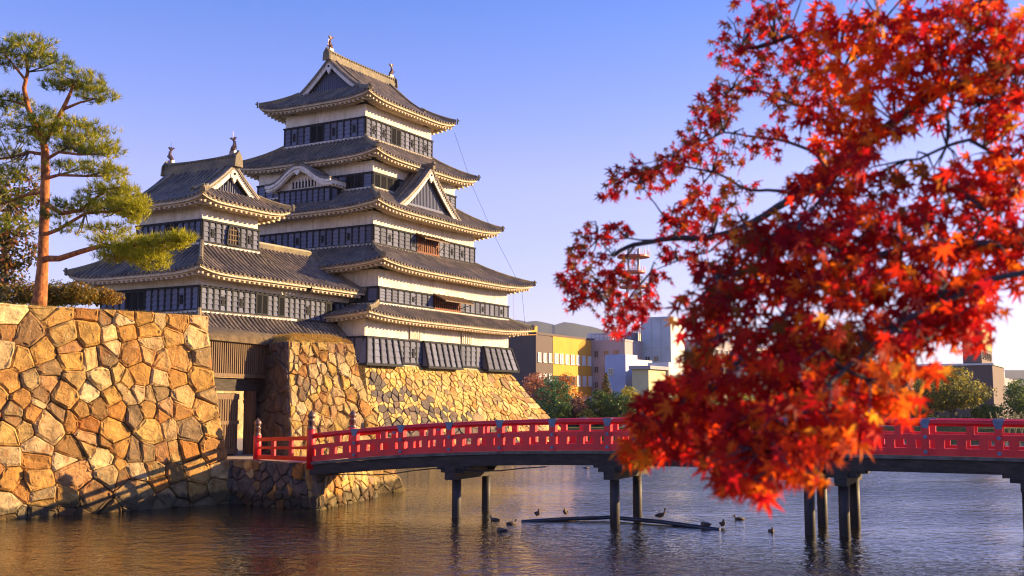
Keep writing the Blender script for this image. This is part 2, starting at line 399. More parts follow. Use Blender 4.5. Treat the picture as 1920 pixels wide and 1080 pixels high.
def irimoya(b, a0, a1, b0, b1, ze, zr, g0, g1, th, rise, swap, wall, ends=(0,1), fish=1.0):
    """hip-and-gable roof; the ridge runs along a (u, or v when swap)"""
    global FISH
    mp = (lambda a, c, z: Vector((c, a, z))) if swap else (lambda a, c, z: Vector((a, c, z)))
    Rb = (b1 - b0) / 2; bc = (b0 + b1) / 2
    def Z(t, w=0): return ze + (zr - ze) * (0.62*t + 0.38*t*t) + rise * min(1.3, abs(w)**5) * max(0.0, 1 - t/th)**1.3
    mb = MB(); sl_ = []
    for sg, e in ((1, b0), (-1, b1)):
        def P(x, t, sg=sg, e=e):
            q = min(1.0, t / th); l = lerp(a0, g0, q); r = lerp(a1, g1, q)
            return mp(x, e + sg*t*Rb, Z(t, (2*x - l - r) / (r - l)))
        def tm(x):
            if x < g0: return th * (x - a0) / (g0 - a0)
            if x > g1: return th * (a1 - x) / (a1 - g1)
            return 1.0
        tile_rows(mb, P, a0, g0, tm); tile_rows(mb, P, g0, g1, tm, nt=9); tile_rows(mb, P, g1, a1, tm)
        sl_.append(Slope(P, a0, a1, tm, abs((wall[2] if sg > 0 else wall[3]) - e), mp(0, sg, 0)))
    for sg, e, g in ((1, a0, g0), (-1, a1, g1)):
        def P(x, t, sg=sg, e=e, g=g):
            l = lerp(b0, b0 + th*Rb, t); r = lerp(b1, b1 - th*Rb, t)
            return mp(lerp(e, g, t), x, Z(t*th, (2*x - l - r) / (r - l)))
        def tm(x): return min(1.0, (x - b0) / (th*Rb), (b1 - x) / (th*Rb))
        tile_rows(mb, P, b0, b1, tm)
        sl_.append(Slope(P, b0, b1, tm, abs((wall[0] if sg > 0 else wall[1]) - e), mp(sg, 0, 0)))
        zz = Z(th); mb.add([mp(g, b0+th*Rb, zz), mp(g, b1-th*Rb, zz), mp(g+sg*.5, b1-th*Rb, zz+.12), mp(g+sg*.5, b0+th*Rb, zz+.12)], [(0,1,2,3)])
    b.part(mb, 'roof_tiles', M['tile'], kind='stuff')
    eaves(b, sl_)
    for (ae, ge) in ((a0, g0), (a1, g1)):
        for (be, sg) in ((b0, 1), (b1, -1)):
            hip(b, [mp(lerp(ae, ge, t), be + sg*t*th*Rb, Z(t*th, 1) + .05) for t in (0, .12, .25, .4, .6, .8, 1.0)])
    # ridge
    mb = MB(); n = 14; rows = []
    prof = [(-.24,-.15),(-.24,.16),(-.17,.2),(-.17,.52),(-.2,.54),(-.1,.68),(.1,.68),(.2,.54),(.17,.52),(.17,.2),(.24,.16),(.24,-.15)]
    for i in range(n + 1):
        q = i / n; up = .16 * abs(2*q - 1)**3
        rows.append([mp(lerp(g0-.25, g1+.25, q), bc + x, zr + z + up) for x, z in prof])
    mb.strip(rows); mb.add(rows[0], [tuple(range(12))]); mb.add(rows[-1], [tuple(range(12))])
    k = int((g1 - g0) / .3)
    for i in range(k + 1):
        a = lerp(g0, g1, i / k)
        for sg in (-1, 1): mb.beam(mp(a, bc + sg*.16, zr + .58), mp(a, bc + sg*.24, zr + .56), .13, .13)
    for a, sg in ((g0-.25, -1), (g1+.25, 1)):
        mb.add([mp(a, bc-.42, zr-.1), mp(a, bc+.42, zr-.1), mp(a, bc+.34, zr+.6), mp(a, bc, zr+1.0), mp(a, bc-.34, zr+.6),
                mp(a+sg*.14, bc-.36, zr-.1), mp(a+sg*.14, bc+.36, zr-.1), mp(a+sg*.14, bc+.28, zr+.56), mp(a+sg*.14, bc, zr+.92), mp(a+sg*.14, bc-.28, zr+.56)],
               [(0,1,2,3,4),(9,8,7,6,5),(0,5,6,1),(1,6,7,2),(2,7,8,3),(3,8,9,4),(4,9,5,0)])
    b.part(mb, 'main_ridge', M['ridge'])
    for g, sg in ((g0, 1), (g1, -1)):
        gable(b, lambda x, z, dep, g=g, sg=sg: mp(g + sg*dep, bc + x, z), Rb, lambda x: Z(1 - abs(x)/Rb), (1 - th) * Rb + .25, Z(th))
        for s2 in (-1, 1):
            hip(b, [mp(g + sg*.62, bc + s2*Rb*(1-t), Z(t) + .08) for t in [lerp(th*.72, .97, i/8) for i in range(9)]], .26, .26, True, 'descending_ridge')
    if FISH is None: FISH = fish_mesh()
    for a, rot in ((g0 + .1, 0), (g1 - .1, math.pi)):
        p = mp(a, bc, zr + .92) - b.base
        o = link('fish_finial', FISH, b.root, p, rot + (math.pi/2 if swap else 0), (fish,)*3)
    return Z

def gable(b, T, Rb, zc, half, zbase, over=0.0, slat=0.2):
    """gable front: T(x, z, depth) maps to space, zc(x) is the roof surface"""
    n = 12
    # verge tiles, barge boards
    vt = MB(); bb = MB(); ib = MB()
    for sg in (-1, 1):
        xs = [sg * lerp(half, 0.0, i / n) for i in range(n + 1)]
        vt.tube([T(x, zc(x) + .07, -.02) for x in xs], .12, 7); vt.tube([T(x, zc(x) + .1, .26) for x in xs], .12, 7)
        for i in range(n * 2):
            x = sg * half * (i + .5) / (n * 2); z = zc(x); vt.beam(T(x, z - .0, -.12), T(x, z, .1), .17, .16)
        def rib(mb, d0, d1, z0, z1):
            r = []
            for x in xs:
                z = zc(x); r.append([T(x, z - z0, d0), T(x, z - z1, d0), T(x, z - z1, d1), T(x, z - z0, d1)])
            mb.strip(r); mb.add(r[0], [(0,1,2,3)])
            mb.strip([[q[3], q[0]] for q in r])
        rib(bb, 0.0, .1, .06, .5); rib(bb, -.04, .0, .06, .2); rib(ib, .14, .3, .4, .66)
    b.part(vt, 'verge_tiles', M['tile']); p = b.part(bb, 'barge_board', M['plaster'])
    # gable wall with slats
    gw = MB(); d = .5
    xs = [lerp(-half, half, i / 20) for i in range(21)]
    top = [T(x, max(zbase, zc(x) - .3), d) for x in xs]; bot = [T(x, zbase - .12, d) for x in xs]
    gw.strip([bot, top])
    ns = int(2 * half / slat)
    for i in range(1, ns):
        x = lerp(-half, half, i / ns); z1 = zc(x) - .55
        if z1 > zbase + .25: gw.beam(T(x, zbase + .18, d - .05), T(x, z1, d - .05), .08, .07, T(1, 0, 0) - T(0, 0, 0))
    gw.beam(T(-half*.82, zbase + .1, d - .06), T(half*.82, zbase + .1, d - .06), .12, .2)
    b.part(gw, 'gable_lattice', M['board'])
    # pendant under the apex
    z = zc(0) - .42; pd = MB()
    ol = [(0,.1),(.2,.02),(.34,-.2),(.3,-.38),(.16,-.42),(.13,-.56),(0,-.74)]
    ol = [(x, q) for x, q in ol] + [(-x, q) for x, q in ol[-2:0:-1]]
    m = len(ol); vs = [T(x, z + q, -.05) for x, q in ol] + [T(x*.95, z + q, .08) for x, q in ol]
    pd.add(vs, [tuple(range(m)), tuple(range(2*m-1, m-1, -1))] + [(i, (i+1) % m, m + (i+1) % m, m + i) for i in range(m)])
    b.part(pd, 'pendant', M['plaster'])
    pd = MB(); pd.tube([T(0, z - .12, -.03), T(0, z - .12, -.1)], .09, 8); b.part(pd, 'pendant_boss', M['batten'])

# one lapped board panel, one unit wide and high, facing -y
def panel_mesh():
    mb = MB(); n = 4
    for k in range(n):
        z0 = -.5 + k/n; z1 = z0 + 1/n
        mb.add([(-.5,-.06,z0),(.5,-.06,z0),(.5,-.0,z1),(-.5,-.0,z1),(-.5,0,z0),(.5,0,z0)], [(0,1,2,3),(0,4,5,1)])
    mb.add([(-.5,-.06,-.5),(-.5,0,.5),(-.5,.1,.5),(-.5,.1,-.5)], [(0,1,2,3)]); mb.add([(.5,-.06,-.5),(.5,0,.5),(.5,.1,.5),(.5,.1,-.5)], [(3,2,1,0)])
    return mb.mesh('board_panel', M['board'])
PANEL = panel_mesh()
def window_mesh(n=5, bars='dark', wide=1.0):
    mb = MB()
    mb.box((-.5,.02,-.5),(.5,.06,.5), 0)
    for s in (-1, 1): mb.box((s*.47-.03,-.1,-.5),(s*.47+.03,.03,.5), 1)
    mb.box((-.5,-.11,.44),(.5,.03,.5), 1); mb.box((-.5,-.11,-.5),(.5,.03,-.44), 1)
    for i in range(n):
        x = lerp(-.42, .42, (i + .5) / n); mb.box((x-.025*5/n,-.07,-.45),(x+.025*5/n,.0,.45), 1)
    return mb.mesh('window', [M['dark'], M['batten'] if bars == 'dark' else M['lattice']])
WIN = window_mesh(); WIN_RED = window_mesh(7, 'red')
def hole_mesh():
    mb = MB(); mb.box((-.5,-.08,-.5),(.5,.0,.5), 1); mb.box((-.32,-.085,-.4),(.32,-.05,.4), 0)
    return mb.mesh('loophole', [M['dark'], M['batten']])
HOLE = hole_mesh()

def band(b, wall, face, pl, a0, a1, z0, z1, n, wins=(), holes=(), red=(), skip=(), below=.12):
    """black lacquered boarding on one face: panels, battens, windows and loopholes"""
    if face == 'R':
        loc = lambda a, z, d: (a, pl - d, z); rz = 0
    else:
        loc = lambda a, z, d: (pl - d, a, z); rz = -math.pi/2
    fr = MB(); d = (a1 - a0) / n
    def fb(x0, x1, y0, y1, q): fr.hexa([loc(x0,y0,0.0), loc(x1,y0,0.0), loc(x1,y0,q), loc(x0,y0,q), loc(x0,y1,0.0), loc(x1,y1,0.0), loc(x1,y1,q), loc(x0,y1,q)])
    fb(a0-.12, a1+.12, z1-.1, z1+.02, .17); fb(a0-.12, a1+.12, z0-.02, z0+below, .16)
    for i in range(n + 1):
        a = a0 + i*d; wd = .055; fb(a-wd, a+wd, z0+below, z1-.1, .13)
    b_ = b.base
    fo = fr.build('band_frame', M['batten'], wall)
    zc = (z0 + below + z1 - .1) / 2; h = z1 - .1 - z0 - below
    for i in range(n):
        if i in skip: continue
        a = a0 + (i + .5)*d; me = WIN if i in wins else WIN_RED if i in red else PANEL
        link('window' if me is not PANEL else 'board_panel', me, wall, loc(a, zc, .05), rz, (d-.09, 0.9 if me is PANEL else .8, h))
        if i in holes: link('loophole', HOLE, wall, loc(a, zc - .04*h, .09), rz, (.24, .6, h*.42))

def walls(b, rect, z0, z1, name='storey_wall'):
    mb = MB(); mb.box((rect[0], rect[2], z0), (rect[1], rect[3], z1)); return b.part(mb, name, M['plaster'])
# ------------------------------------------------------------------ the keep
kp = Building('castle_keep', 'tall black and white castle keep with stacked tiled roofs on a stone base', 'castle', (10.6, 8.8, 6.4))
T1 = (0, 19.9, 0, 17.6); T2 = (1.5, 19.7, 0, 17.6); T4 = (3.56, 17.63, 2.07, 15.6); T5 = (4.9, 16.3, 3.17, 14.5); T6 = (6.04, 15.17, 4.81, 12.83)
def grow(r, o): return (r[0]-o, r[1]+o, r[2]-o, r[3]+o)
w1 = walls(kp, T1, 6.38, 9.5); w2 = walls(kp, T2, 9.55, 13.1); w4 = walls(kp, T4, 14.9, 17.75); w5 = walls(kp, T5, 19.3, 21.9); w6 = walls(kp, T6, 23.7, 26.75)
skirt(kp, grow(T1, 1.5), T2, 9.62, 10.62, .3, sides='RLF', hips=('RL','RF'), wall=T1)
skirt(kp, grow(T2, 1.65), T4, 13.25, 15.22, .42, wall=T2)
skirt(kp, (1.85,19.4,.35,17.3), T5, 17.85, 19.75, .42, wall=T4)
skirt(kp, (3.5,17.7,1.75,15.9), T6, 22.1, 24.08, .42, wall=T5)
irimoya(kp, 4.5, 16.7, 3.3, 14.34, 26.95, 31.0, 6.45, 15.0, .45, .42, False, T6, fish=.76)
# boarding
band(kp, w6, 'L', 6.04, 4.81, 12.83, 24.12, 25.72, 12, wins=(6,7), holes=(1,4,10))
band(kp, w6, 'R', 4.81, 6.04, 15.17, 24.12, 25.72, 14, wins=(5,6), holes=(1,3,9,12))
band(kp, w5, 'L', 4.9, 3.17, 14.5, 19.75, 21.0, 14, wins=(1,2))
band(kp, w5, 'R', 3.17, 4.9, 16.3, 19.75, 21.0, 14, wins=(0,1,2,3,10,11))
band(kp, w4, 'L', 3.56, 2.07, 15.6, 15.28, 16.72, 22, wins=(18,19), holes=(3,7,11,15))
band(kp, w4, 'R', 2.07, 3.56, 17.63, 15.28, 16.72, 18, holes=(2,6,13,15), skip=(7,8,9,10))
band(kp, w2, 'L', 1.5, 0, 17.6, 10.75, 11.86, 20, wins=(1,))
band(kp, w2, 'R', 0, 1.5, 19.7, 10.75, 11.86, 24, holes=(5,18,22), skip=(9,10,11,12,13))
band(kp, w1, 'R', 0, 0, 19.9, 6.5, 8.28, 26, holes=(7,))
band(kp, w1, 'L', 0, 0, 17.6, 6.5, 8.28, 22)
# lattice windows with propped shutters on the sunlit side
def shutter_window(wall, u0, u1, v, z0, z1, lift, out):
    mb = MB(); mb.box((u0, v-.05, z0), (u1, v+.02, z1), 0)
    k = int((u1-u0)/.26)
    for i in range(k+1):
        u = lerp(u0+.06, u1-.06, i/k); mb.box((u-.06, v-.14, z0), (u+.06, v-.03, z1), 1)
    mb.box((u0-.08, v-.18, z0-.12), (u1+.08, v, z0+.02), 1); mb.box((u0-.08, v-.18, z1-.06), (u1+.08, v, z1+.06), 1)
    mb.box((u0-.06, v-.16, lerp(z0,z1,.52)), (u1+.06, v-.13, lerp(z0,z1,.6)), 1)
    mb.build('lattice_window', [M['dark'], M['lattice']], wall)
    sh = MB(); hinge = z1 + .1
    sh.hexa([(u0-.25, v-.12, hinge), (u1+.25, v-.12, hinge), (u1+.25, v-.12, hinge+.08), (u0-.25, v-.12, hinge+.08),
             (u0-.25, v-out, hinge-lift), (u1+.25, v-out, hinge-lift), (u1+.25, v-out, hinge-lift+.08), (u0-.25, v-out, hinge-lift+.08)])
    k = 6
    for i in range(k+1):
        u = lerp(u0-.2, u1+.2, i/k); sh.beam((u, v-.12, hinge+.1), (u, v-out, hinge-lift+.1), .07, .06)
    for u in (u0+.05, u1-.05): sh.tube([(u, v-.12, z0+.2), (u, v-out+.1, hinge-lift)], .03, 6)
    sh.build('propped_shutter', M['gatewood'], wall)
shutter_window(w4, 9.1, 12.1, 2.07, 15.42, 16.62, .42, 1.0)
shutter_window(w2, 8.5, 12.1, 0, 10.85, 11.75, .55, 1.25)
# stone-drop boxes flaring out over the base, and slit windows in the white wall
def drop_box(wall, u0, u1, n, corner=0):
    mb = MB(); zt, zb, o = 8.25, 6.42, .62
    e0 = o*.9 if corner < 0 else 0; e1 = o*.9 if corner > 0 else 0
    mb.hexa([(u0-e0, -o, zb), (u1+e1, -o, zb), (u1+e1, .0, zb), (u0-e0, .0, zb), (u0, -.2, zt), (u1, -.2, zt), (u1, .0, zt), (u0, .0, zt)], 0)
    for i in range(n+1):
        q = i/n; mb.beam((lerp(u0-e0, u1+e1, q), -o-.06, zb), (lerp(u0, u1, q), -.26, zt), .12, .12, (0,1,0), 1)
    mb.box((u0-e0-.06, -o-.1, zb-.16), (u1+e1+.06, -.01, zb-.0), 1); mb.box((u0-.06, -.3, zt-.1), (u1+.06, -.01, zt+.06), 1)
    box = mb.build('stone_drop_box', [M['board'], M['batten']], wall)
    for i in range(n):
        q = (i+.5)/n; ua = lerp(u0-e0, u1+e1, q); ub = lerp(u0, u1, q); wq = (u1+e1-u0+e0)/n*.8
        pb = MB()
        for k in range(4):
            a, c = k/4+.02, (k+1)/4
            uu = lerp(ua, ub, a); u2 = lerp(ua, ub, c)
            pb.add([(uu-wq/2, lerp(-o-.05, -.24, a), lerp(zb, zt, a)), (uu+wq/2, lerp(-o-.05, -.24, a), lerp(zb, zt, a)), (u2+wq/2*.93, lerp(-o-.02, -.21, c), lerp(zb, zt, c)), (u2-wq/2*.93, lerp(-o-.02, -.21, c), lerp(zb, zt, c))], [(0,1,2,3)])
        pb.build('board_panel', M['board'], wall)
drop_box(w1, -.05, 3.6, 5, -1); drop_box(w1, 6.9, 11.6, 6); drop_box(w1, 15.5, 19.95, 5, 1)
for u0, u1 in ((5.3, 6.7), (12.4, 13.9)):
    mb = MB(); mb.box((u0, -.04, 8.36), (u1, .02, 9.3), 0)
    for i in range(6):
        u = lerp(u0+.08, u1-.08, i/5); mb.box((u-.07, -.13, 8.36), (u+.07, -.03, 9.3), 1)
    mb.build('slit_window', [M['dark'], M['plaster']], w1)
# triangular dormer gable on the fourth roof, sunlit side
uc, vf = 9.95, 1.3; Rd = 5.4; zr_ = 22.0; zb_ = 17.75
def zg(x): t = 1 - abs(x)/Rd; return zb_ + (zr_ - zb_) * (0.62*t + 0.38*t*t)
mb = MB()
for sg in (-1, 1):
    def P(x, t, sg=sg): return Vector((uc + sg*Rd*(1-t), x, zg(sg*Rd*(1-t))))
    tile_rows(mb, P, vf, 5.2, lambda x: 1.0, nt=9, cap=False)
kp.part(mb, 'dormer_tiles', M['tile'], kind='stuff')
gable(kp, lambda x, z, d: Vector((uc + x, vf + d, z)), Rd, zg, 4.75, 18.75)
hip(kp, [(uc, lerp(vf-.15, 4.6, i/6), zr_ + .02) for i in range(7)], .36, .42, True, 'dormer_ridge')
for sg in (-1, 1): hip(kp, [(uc + sg*Rd*(1-t), vf + .75, zg(Rd*(1-t)) + .06) for t in [lerp(.14, .95, i/8) for i in range(9)]], .26, .26, True, 'descending_ridge')
# curved-gable bay on the left side
bv0, bv1, bu = 6.1, 11.1, 3.6; bc_ = 8.75
mb = MB(); mb.box((bu, bv0, 18.3), (5.2, bv1, 20.6)); bay = kp.part(mb, 'bay_wall', M['plaster'])
band(kp, bay, 'L', bu, bv0, bv1, 18.62, 19.98, 9)
band(kp, bay, 'R', bv0, bu, 5.0, 18.62, 19.98, 2, wins=(1,))
HB = 3.2
def zk(x):
    q = min(1, abs(x)/HB); return 20.42 + 1.28*(0.5 + 0.5*math.cos(math.pi*min(1, q/.86))) - .10*max(0, q-.8)*5 + .12*max(0, q-.86)*5
gm = MB(); xs = [lerp(-HB*.78, HB*.78, i/24) for i in range(25)]
gm.strip([[Vector((bu+.02, bc_+x, 20.0)) for x in xs], [Vector((bu+.02, bc_+x, max(20.02, zk(x)-.3))) for x in xs]])
kp.part(gm, 'bay_gable', M['plaster'])
gm = MB(); gm.box((bu-.03, bc_-1.2, 20.12), (bu+.02, bc_+1.2, 20.62), 0)
for i in range(8):
    x = lerp(-1.1, 1.1, i/7); gm.box((bu-.1, bc_+x-.05, 20.12), (bu-.02, bc_+x+.05, 20.62+.25*(1-abs(x)/1.1)), 1)
gm.build('lattice_window', [M['dark'], M['plaster']], bay)
rt = MB()
def P(x, t):   # rows run front to back over the curve
    return Vector((lerp(2.85, 5.6, t), bc_ + x, zk(x)))
xs = [lerp(-HB, HB, i/40) for i in range(41)]
rt.strip([[P(x, 0) for x in xs], [P(x, 1) for x in xs]])
for sg in (-1, 1):
    for k in range(9):
        a = lerp(2.85, 5.6, k/8); rt.tube([(a, bc_ + sg*HB*q, zk(HB*q)+.05) for q in [i/12 for i in range(13)]], .08, 6)
for q in (0.02, .06): rt.tube([(2.83+q, bc_+x, zk(x)+.06) for x in xs], .1, 6)
kp.part(rt, 'bay_roof_tiles', M['tile'], kind='stuff')
bb = MB()
for d0, d1, z0, z1 in ((2.8, 2.92, .02, .24), (2.9, 3.02, .22, .44), (3.0, 3.1, .4, .5)):
    r = [[Vector((d0, bc_+x, zk(x)-z0)), Vector((d0, bc_+x, zk(x)-z1)), Vector((d1, bc_+x, zk(x)-z1)), Vector((d1, bc_+x, zk(x)-z0))] for x in xs]
    bb.strip(r); bb.add(r[0], [(0,1,2,3)]); bb.add(r[-1], [(3,2,1,0)])
for sg in (-1, 1):
    bb.box((2.95, bc_+sg*HB*.97-.06, zk(HB)-.34), (5.5, bc_+sg*HB*.97+.06, zk(HB)-.04))
    for k in range(6):
        a = 3.05 + k*.42; bb.box((a, bc_+sg*HB*.86-.35, zk(HB)-.48), (a+.18, bc_+sg*HB*.86+.35, zk(HB)-.34))
r = [[Vector((2.95, bc_+x, zk(x)-.12)), Vector((5.4, bc_+x, zk(x)-.12))] for x in xs]; bb.strip(r)
kp.part(bb, 'bay_barge_board', M['plaster'])
hip(kp, [(lerp(2.75, 5.4, i/5), bc_, zk(0)+.03) for i in range(6)], .3, .3, True, 'bay_ridge')
pd = MB(); pd.add([(2.78, bc_+x, zk(0)-.42+z) for x, z in ((-.3,.05),(-.16,-.2),(0,-.34),(.16,-.2),(.3,.05))] + [(2.9, bc_+x, zk(0)-.42+z) for x, z in ((-.3,.05),(-.16,-.2),(0,-.34),(.16,-.2),(.3,.05))],
                  [(0,1,2,3,4),(9,8,7,6,5),(0,5,6,1),(1,6,7,2),(2,7,8,3),(3,8,9,4)]); kp.part(pd, 'pendant', M['plaster'])
# lightning cable down the far corner
mb = MB(); mb.tube([(16.6,3.4,26.6),(17.4,2.1,22.0),(18.8,.9,18.1),(20.6,-.9,13.4),(20.9,-1.1,9.8)], .013, 5); kp.part(mb, 'lightning_cable', M['dark'])

# ------------------------------------------------------------------ the small turret
tu = Building('castle_turret', 'smaller two-storey black and white turret left of the tall keep', 'castle turret', (-9.4, 6.5, 5.4))
U2 = (-11.9, -7.0, 3.5, 9.1); L2 = (-12.9, -5.0, 2.5, 11.0)
tl = walls(tu, (L2[0], L2[1], L2[2], L2[3]), 5.4, 11.4); tp = walls(tu, U2, 12.9, 15.85)
skirt(tu, (-14.4, -4.4, 1.0, 12.5), (U2[0], U2[1], U2[2], U2[3]), 11.42, 13.4, .34, sides='RLB', hips=('RL','LB'), wall=L2, flat='RB')
skirt(tu, (-14.2, -4.4, 1.2, 12.3), (-12.9, -4.4, 2.5, 11.0), 7.95, 9.12, .2, sides='RL', hips=('RL',), wall=(-12.9,-4.4,2.5,11), flat='RL')
irimoya(tu, 2.0, 10.6, -13.4, -5.45, 15.95, 18.75, 3.35, 9.2, .42, .36, True, (3.5, 9.1, -11.9, -7.0), fish=.68)
band(tu, tp, 'L', -11.9, 3.5, 9.1, 13.5, 14.95, 11)
band(tu, tp, 'R', 3.5, -11.9, -7.0, 13.5, 14.95, 9, holes=(1,7))
band(tu, tl, 'L', -12.9, 2.5, 11.0, 9.2, 10.72, 15, wins=(8,9,10), holes=(2,))
band(tu, tl, 'R', 2.5, -12.9, -5.0, 9.2, 10.72, 15, wins=(9,10,13), holes=(3,6))
def bell_window(wall, face, pl, a, zb, w, h):
    f = (lambda x, z, d: (a + x, pl - d, z)) if face == 'R' else (lambda x, z, d: (pl - d, a + x, z))
    def half(q): return w/2 * (1.0 if q < .55 else math.sqrt(max(0, 1 - ((q - .55)/.45)**2))**.8) * (1.08 - .16*min(1, q/.55) + (.0 if q < .55 else 0))
    n = 12; mb = MB()
    L_ = [(-half(i/n), zb + h*i/n) for i in range(n+1)]; Rr = [(half(i/n), zb + h*i/n) for i in range(n+1)]
    mb.strip([[f(x, z, .19) for x, z in L_], [f(x, z, .19) for x, z in Rr]], 0)
    loop = L_ + Rr[::-1]
    for i in range(len(loop)):
        x0, z0 = loop[i]; x1, z1 = loop[(i+1) % len(loop)]
        if abs(x0-x1) + abs(z0-z1) > .01: mb.beam(f(x0, z0, .22), f(x1, z1, .22), .1, .1, (0,0,1) if abs(x1-x0) > abs(z1-z0) else (1,0,0), 1)
    for k in (-1, 0, 1):
        x = k*w*.24; mb.beam(f(x, zb, .21), f(x, zb+h*(.93 if k == 0 else .8), .21), .05, .05, (1,0,0), 2)
    for q in (.25, .5, .75): mb.beam(f(-half(q), zb+h*q, .21), f(half(q), zb+h*q, .21), .05, .05, (0,0,1), 2)
    mb.build('bell_window', [M['dark'], M['batten'], M['gatewood']], wall)
bell_window(tp, 'R', 3.5, -9.45, 13.62, .95, 1.28); bell_window(tp, 'L', -11.9, 6.0, 13.62, .95, 1.28)

# ------------------------------------------------------------------ gallery between turret and keep
gl = Building('connecting_gallery', 'low tiled gallery joining the small turret to the tall keep', 'gallery', (-2, 6, 5.4))
G = (-5.0, 1.45, 2.5, 10.0)
gw_ = walls(gl, (G[0]+.01, G[1], G[2]+.003, G[3]), 5.4, 11.4)
band(gl, gw_, 'R', 2.503, -5.0, 1.4, 9.2, 10.72, 12, wins=(7,8), holes=(3,))
mb = MB()
def Zg(t): return 11.42 + 2.75*(0.72*t + .28*t*t)
def P(x, t): return Vector((x, 1.0 + 4.5*t, Zg(t)))
tile_rows(mb, P, -4.4, 1.42, lambda x: 1.0, nt=8)
def Pu(x, t): return Vector((x, 1.0 + 4.5*t, Zg(t) + .015))
tile_rows(mb, Pu, -7.0, -4.4, lambda x: 1.0 if x > -6.9 else 1.0, nt=8)
def Pb(x, t): return Vector((x, 10.0 - 4.5*t, Zg(t)))
tile_rows(mb, Pb, -7.0, 1.42, lambda x: 1.0, nt=6)
gl.part(mb, 'roof_tiles', M['tile'], kind='stuff')
eaves(gl, [Slope(P, -4.4, 1.42, None, 1.5, (0,1,0))])
hip(gl, [(lerp(1.3, -6.9, i/8), 5.5, Zg(1) - .05) for i in range(9)], .36, .5, False, 'main_ridge')
hip(gl, [(1.28, 1.1 + 4.4*t, Zg(t) + .05) for t in (0, .2, .4, .6, .8, 1)], .3, .28, True, 'descending_ridge')
mb = MB()
def Pl(x, t): return Vector((x, 1.2 + 1.3*t, 7.95 + 1.17*t))
tile_rows(mb, Pl, -4.4, .5, lambda x: 1.0, nt=3)
gl.part(mb, 'lower_roof_tiles', M['tile'], kind='stuff'); eaves(gl, [Slope(Pl, -4.4, .5, None, 1.3, (0,1,0))])
# ------------------------------------------------------------------ water and ground
def m_water():
    t = NT('moat_water'); t.set((0.020,0.017,0.008), 0.03); t.b.inputs['IOR'].default_value = 1.7
    n1 = t.noise(t.pos((1.0,1.15,1)), 1.5, 2, 0.5, 0.5); n2 = t.noise(t.pos((1.0,1.3,1), rot=(0,0,.12)), 4.2, 3, 0.55, .3)
    n3 = t.noise(t.pos((0.05,0.12,1)), 1.0, 2, 0.5)
    m1 = t.n('ShaderNodeMath', operation='MULTIPLY_ADD'); t.l(n1, m1.inputs[0]); m1.inputs[1].default_value = 1.5; t.l(n2, m1.inputs[2])
    m2 = t.n('ShaderNodeMath', operation='MULTIPLY'); t.l(m1.outputs[0], m2.inputs[0]); t.l(t.ramp(n3, [(0.35, 0.35), (0.65, 1.1)]), m2.inputs[1])
    t.bump(m2.outputs[0], 1.0, 0.05); return t.mat
M['water'] = m_water()
mb = MB(); mb.add([(-500,-30,0),(500,-30,0),(500,420,0),(-500,420,0)], [(0,1,2,3)]); mb.build('moat_water', M['water'], kind='structure')

# far bank, out to the horizon
mb = MB(); xs = [-400,-60,-20,0,10,25,40,60,90,400]; ys = [118,118,116,117,118,118,117,115,112,112]
mb.strip([[(x, y, -.6) for x, y in zip(xs, ys)], [(x, y+.35, 1.05) for x, y in zip(xs, ys)], [(x, y+.9, 1.12) for x, y in zip(xs, ys)], [(x*1.02, y+9, 1.35) for x, y in zip(xs, ys)], [(x*30, 9000, 1.6) for x in xs]])
mb.build('far_bank_ground', M['grass'], kind='structure')
mb = MB(); mb.strip([[(x, y+3.5, 1.22) for x, y in zip(xs, ys)], [(x, y+7, 1.32) for x, y in zip(xs, ys)]]); mb.build('far_path', M['path'], kind='structure')
# near bank under the camera and round to the bridge's right end
mb = MB(); ed = [(-60,4),(-12,6.2),(-3,6.6),(3,6.8),(7,8.5),(10,12),(16,17),(24,22),(34,27),(60,30)]
mb.strip([[(x, y, -.6) for x, y in ed], [(x+.1, y-.5, 1.9) for x, y in ed], [(x+.2, y-1.3, 2.05) for x, y in ed], [(x*1.2, -30, 2.1) for x, y in ed]])
mb.build('near_bank_ground', M['grass'], kind='structure')
# castle ground inside the gate
mb = MB()
p = [(-11.3,42.6),(-7.1,39.1),(-5.9,44.6),(-8.4,47.6),(-9.2,52),(-11,60),(-14,66),(-40,76),(-60,70),(-30,56),(-16,46)]
mb.add([(x, y, 1.6) for x, y in p] + [(x, y, -.6) for x, y in p], [tuple(range(len(p)))] + [(i, (i+1) % len(p), len(p)+(i+1) % len(p), len(p)+i) for i in range(len(p))])
mb.build('gate_forecourt', M['path'], kind='structure')
mb = MB()
a = [uv(-17, 3.2, 0), uv(0, 3.2, 0), uv(0, 18, 0), uv(22, 18, 0), uv(22, 60, 0), uv(-17, 60, 0)]
mb.add([(q.x, q.y, 1.5) for q in a] + [(q.x, q.y, -.6) for q in a], [tuple(range(6))] + [(i, (i+1) % 6, 6+(i+1) % 6, 6+i) for i in range(6)])
mb.build('castle_ground', M['grass'], kind='structure')

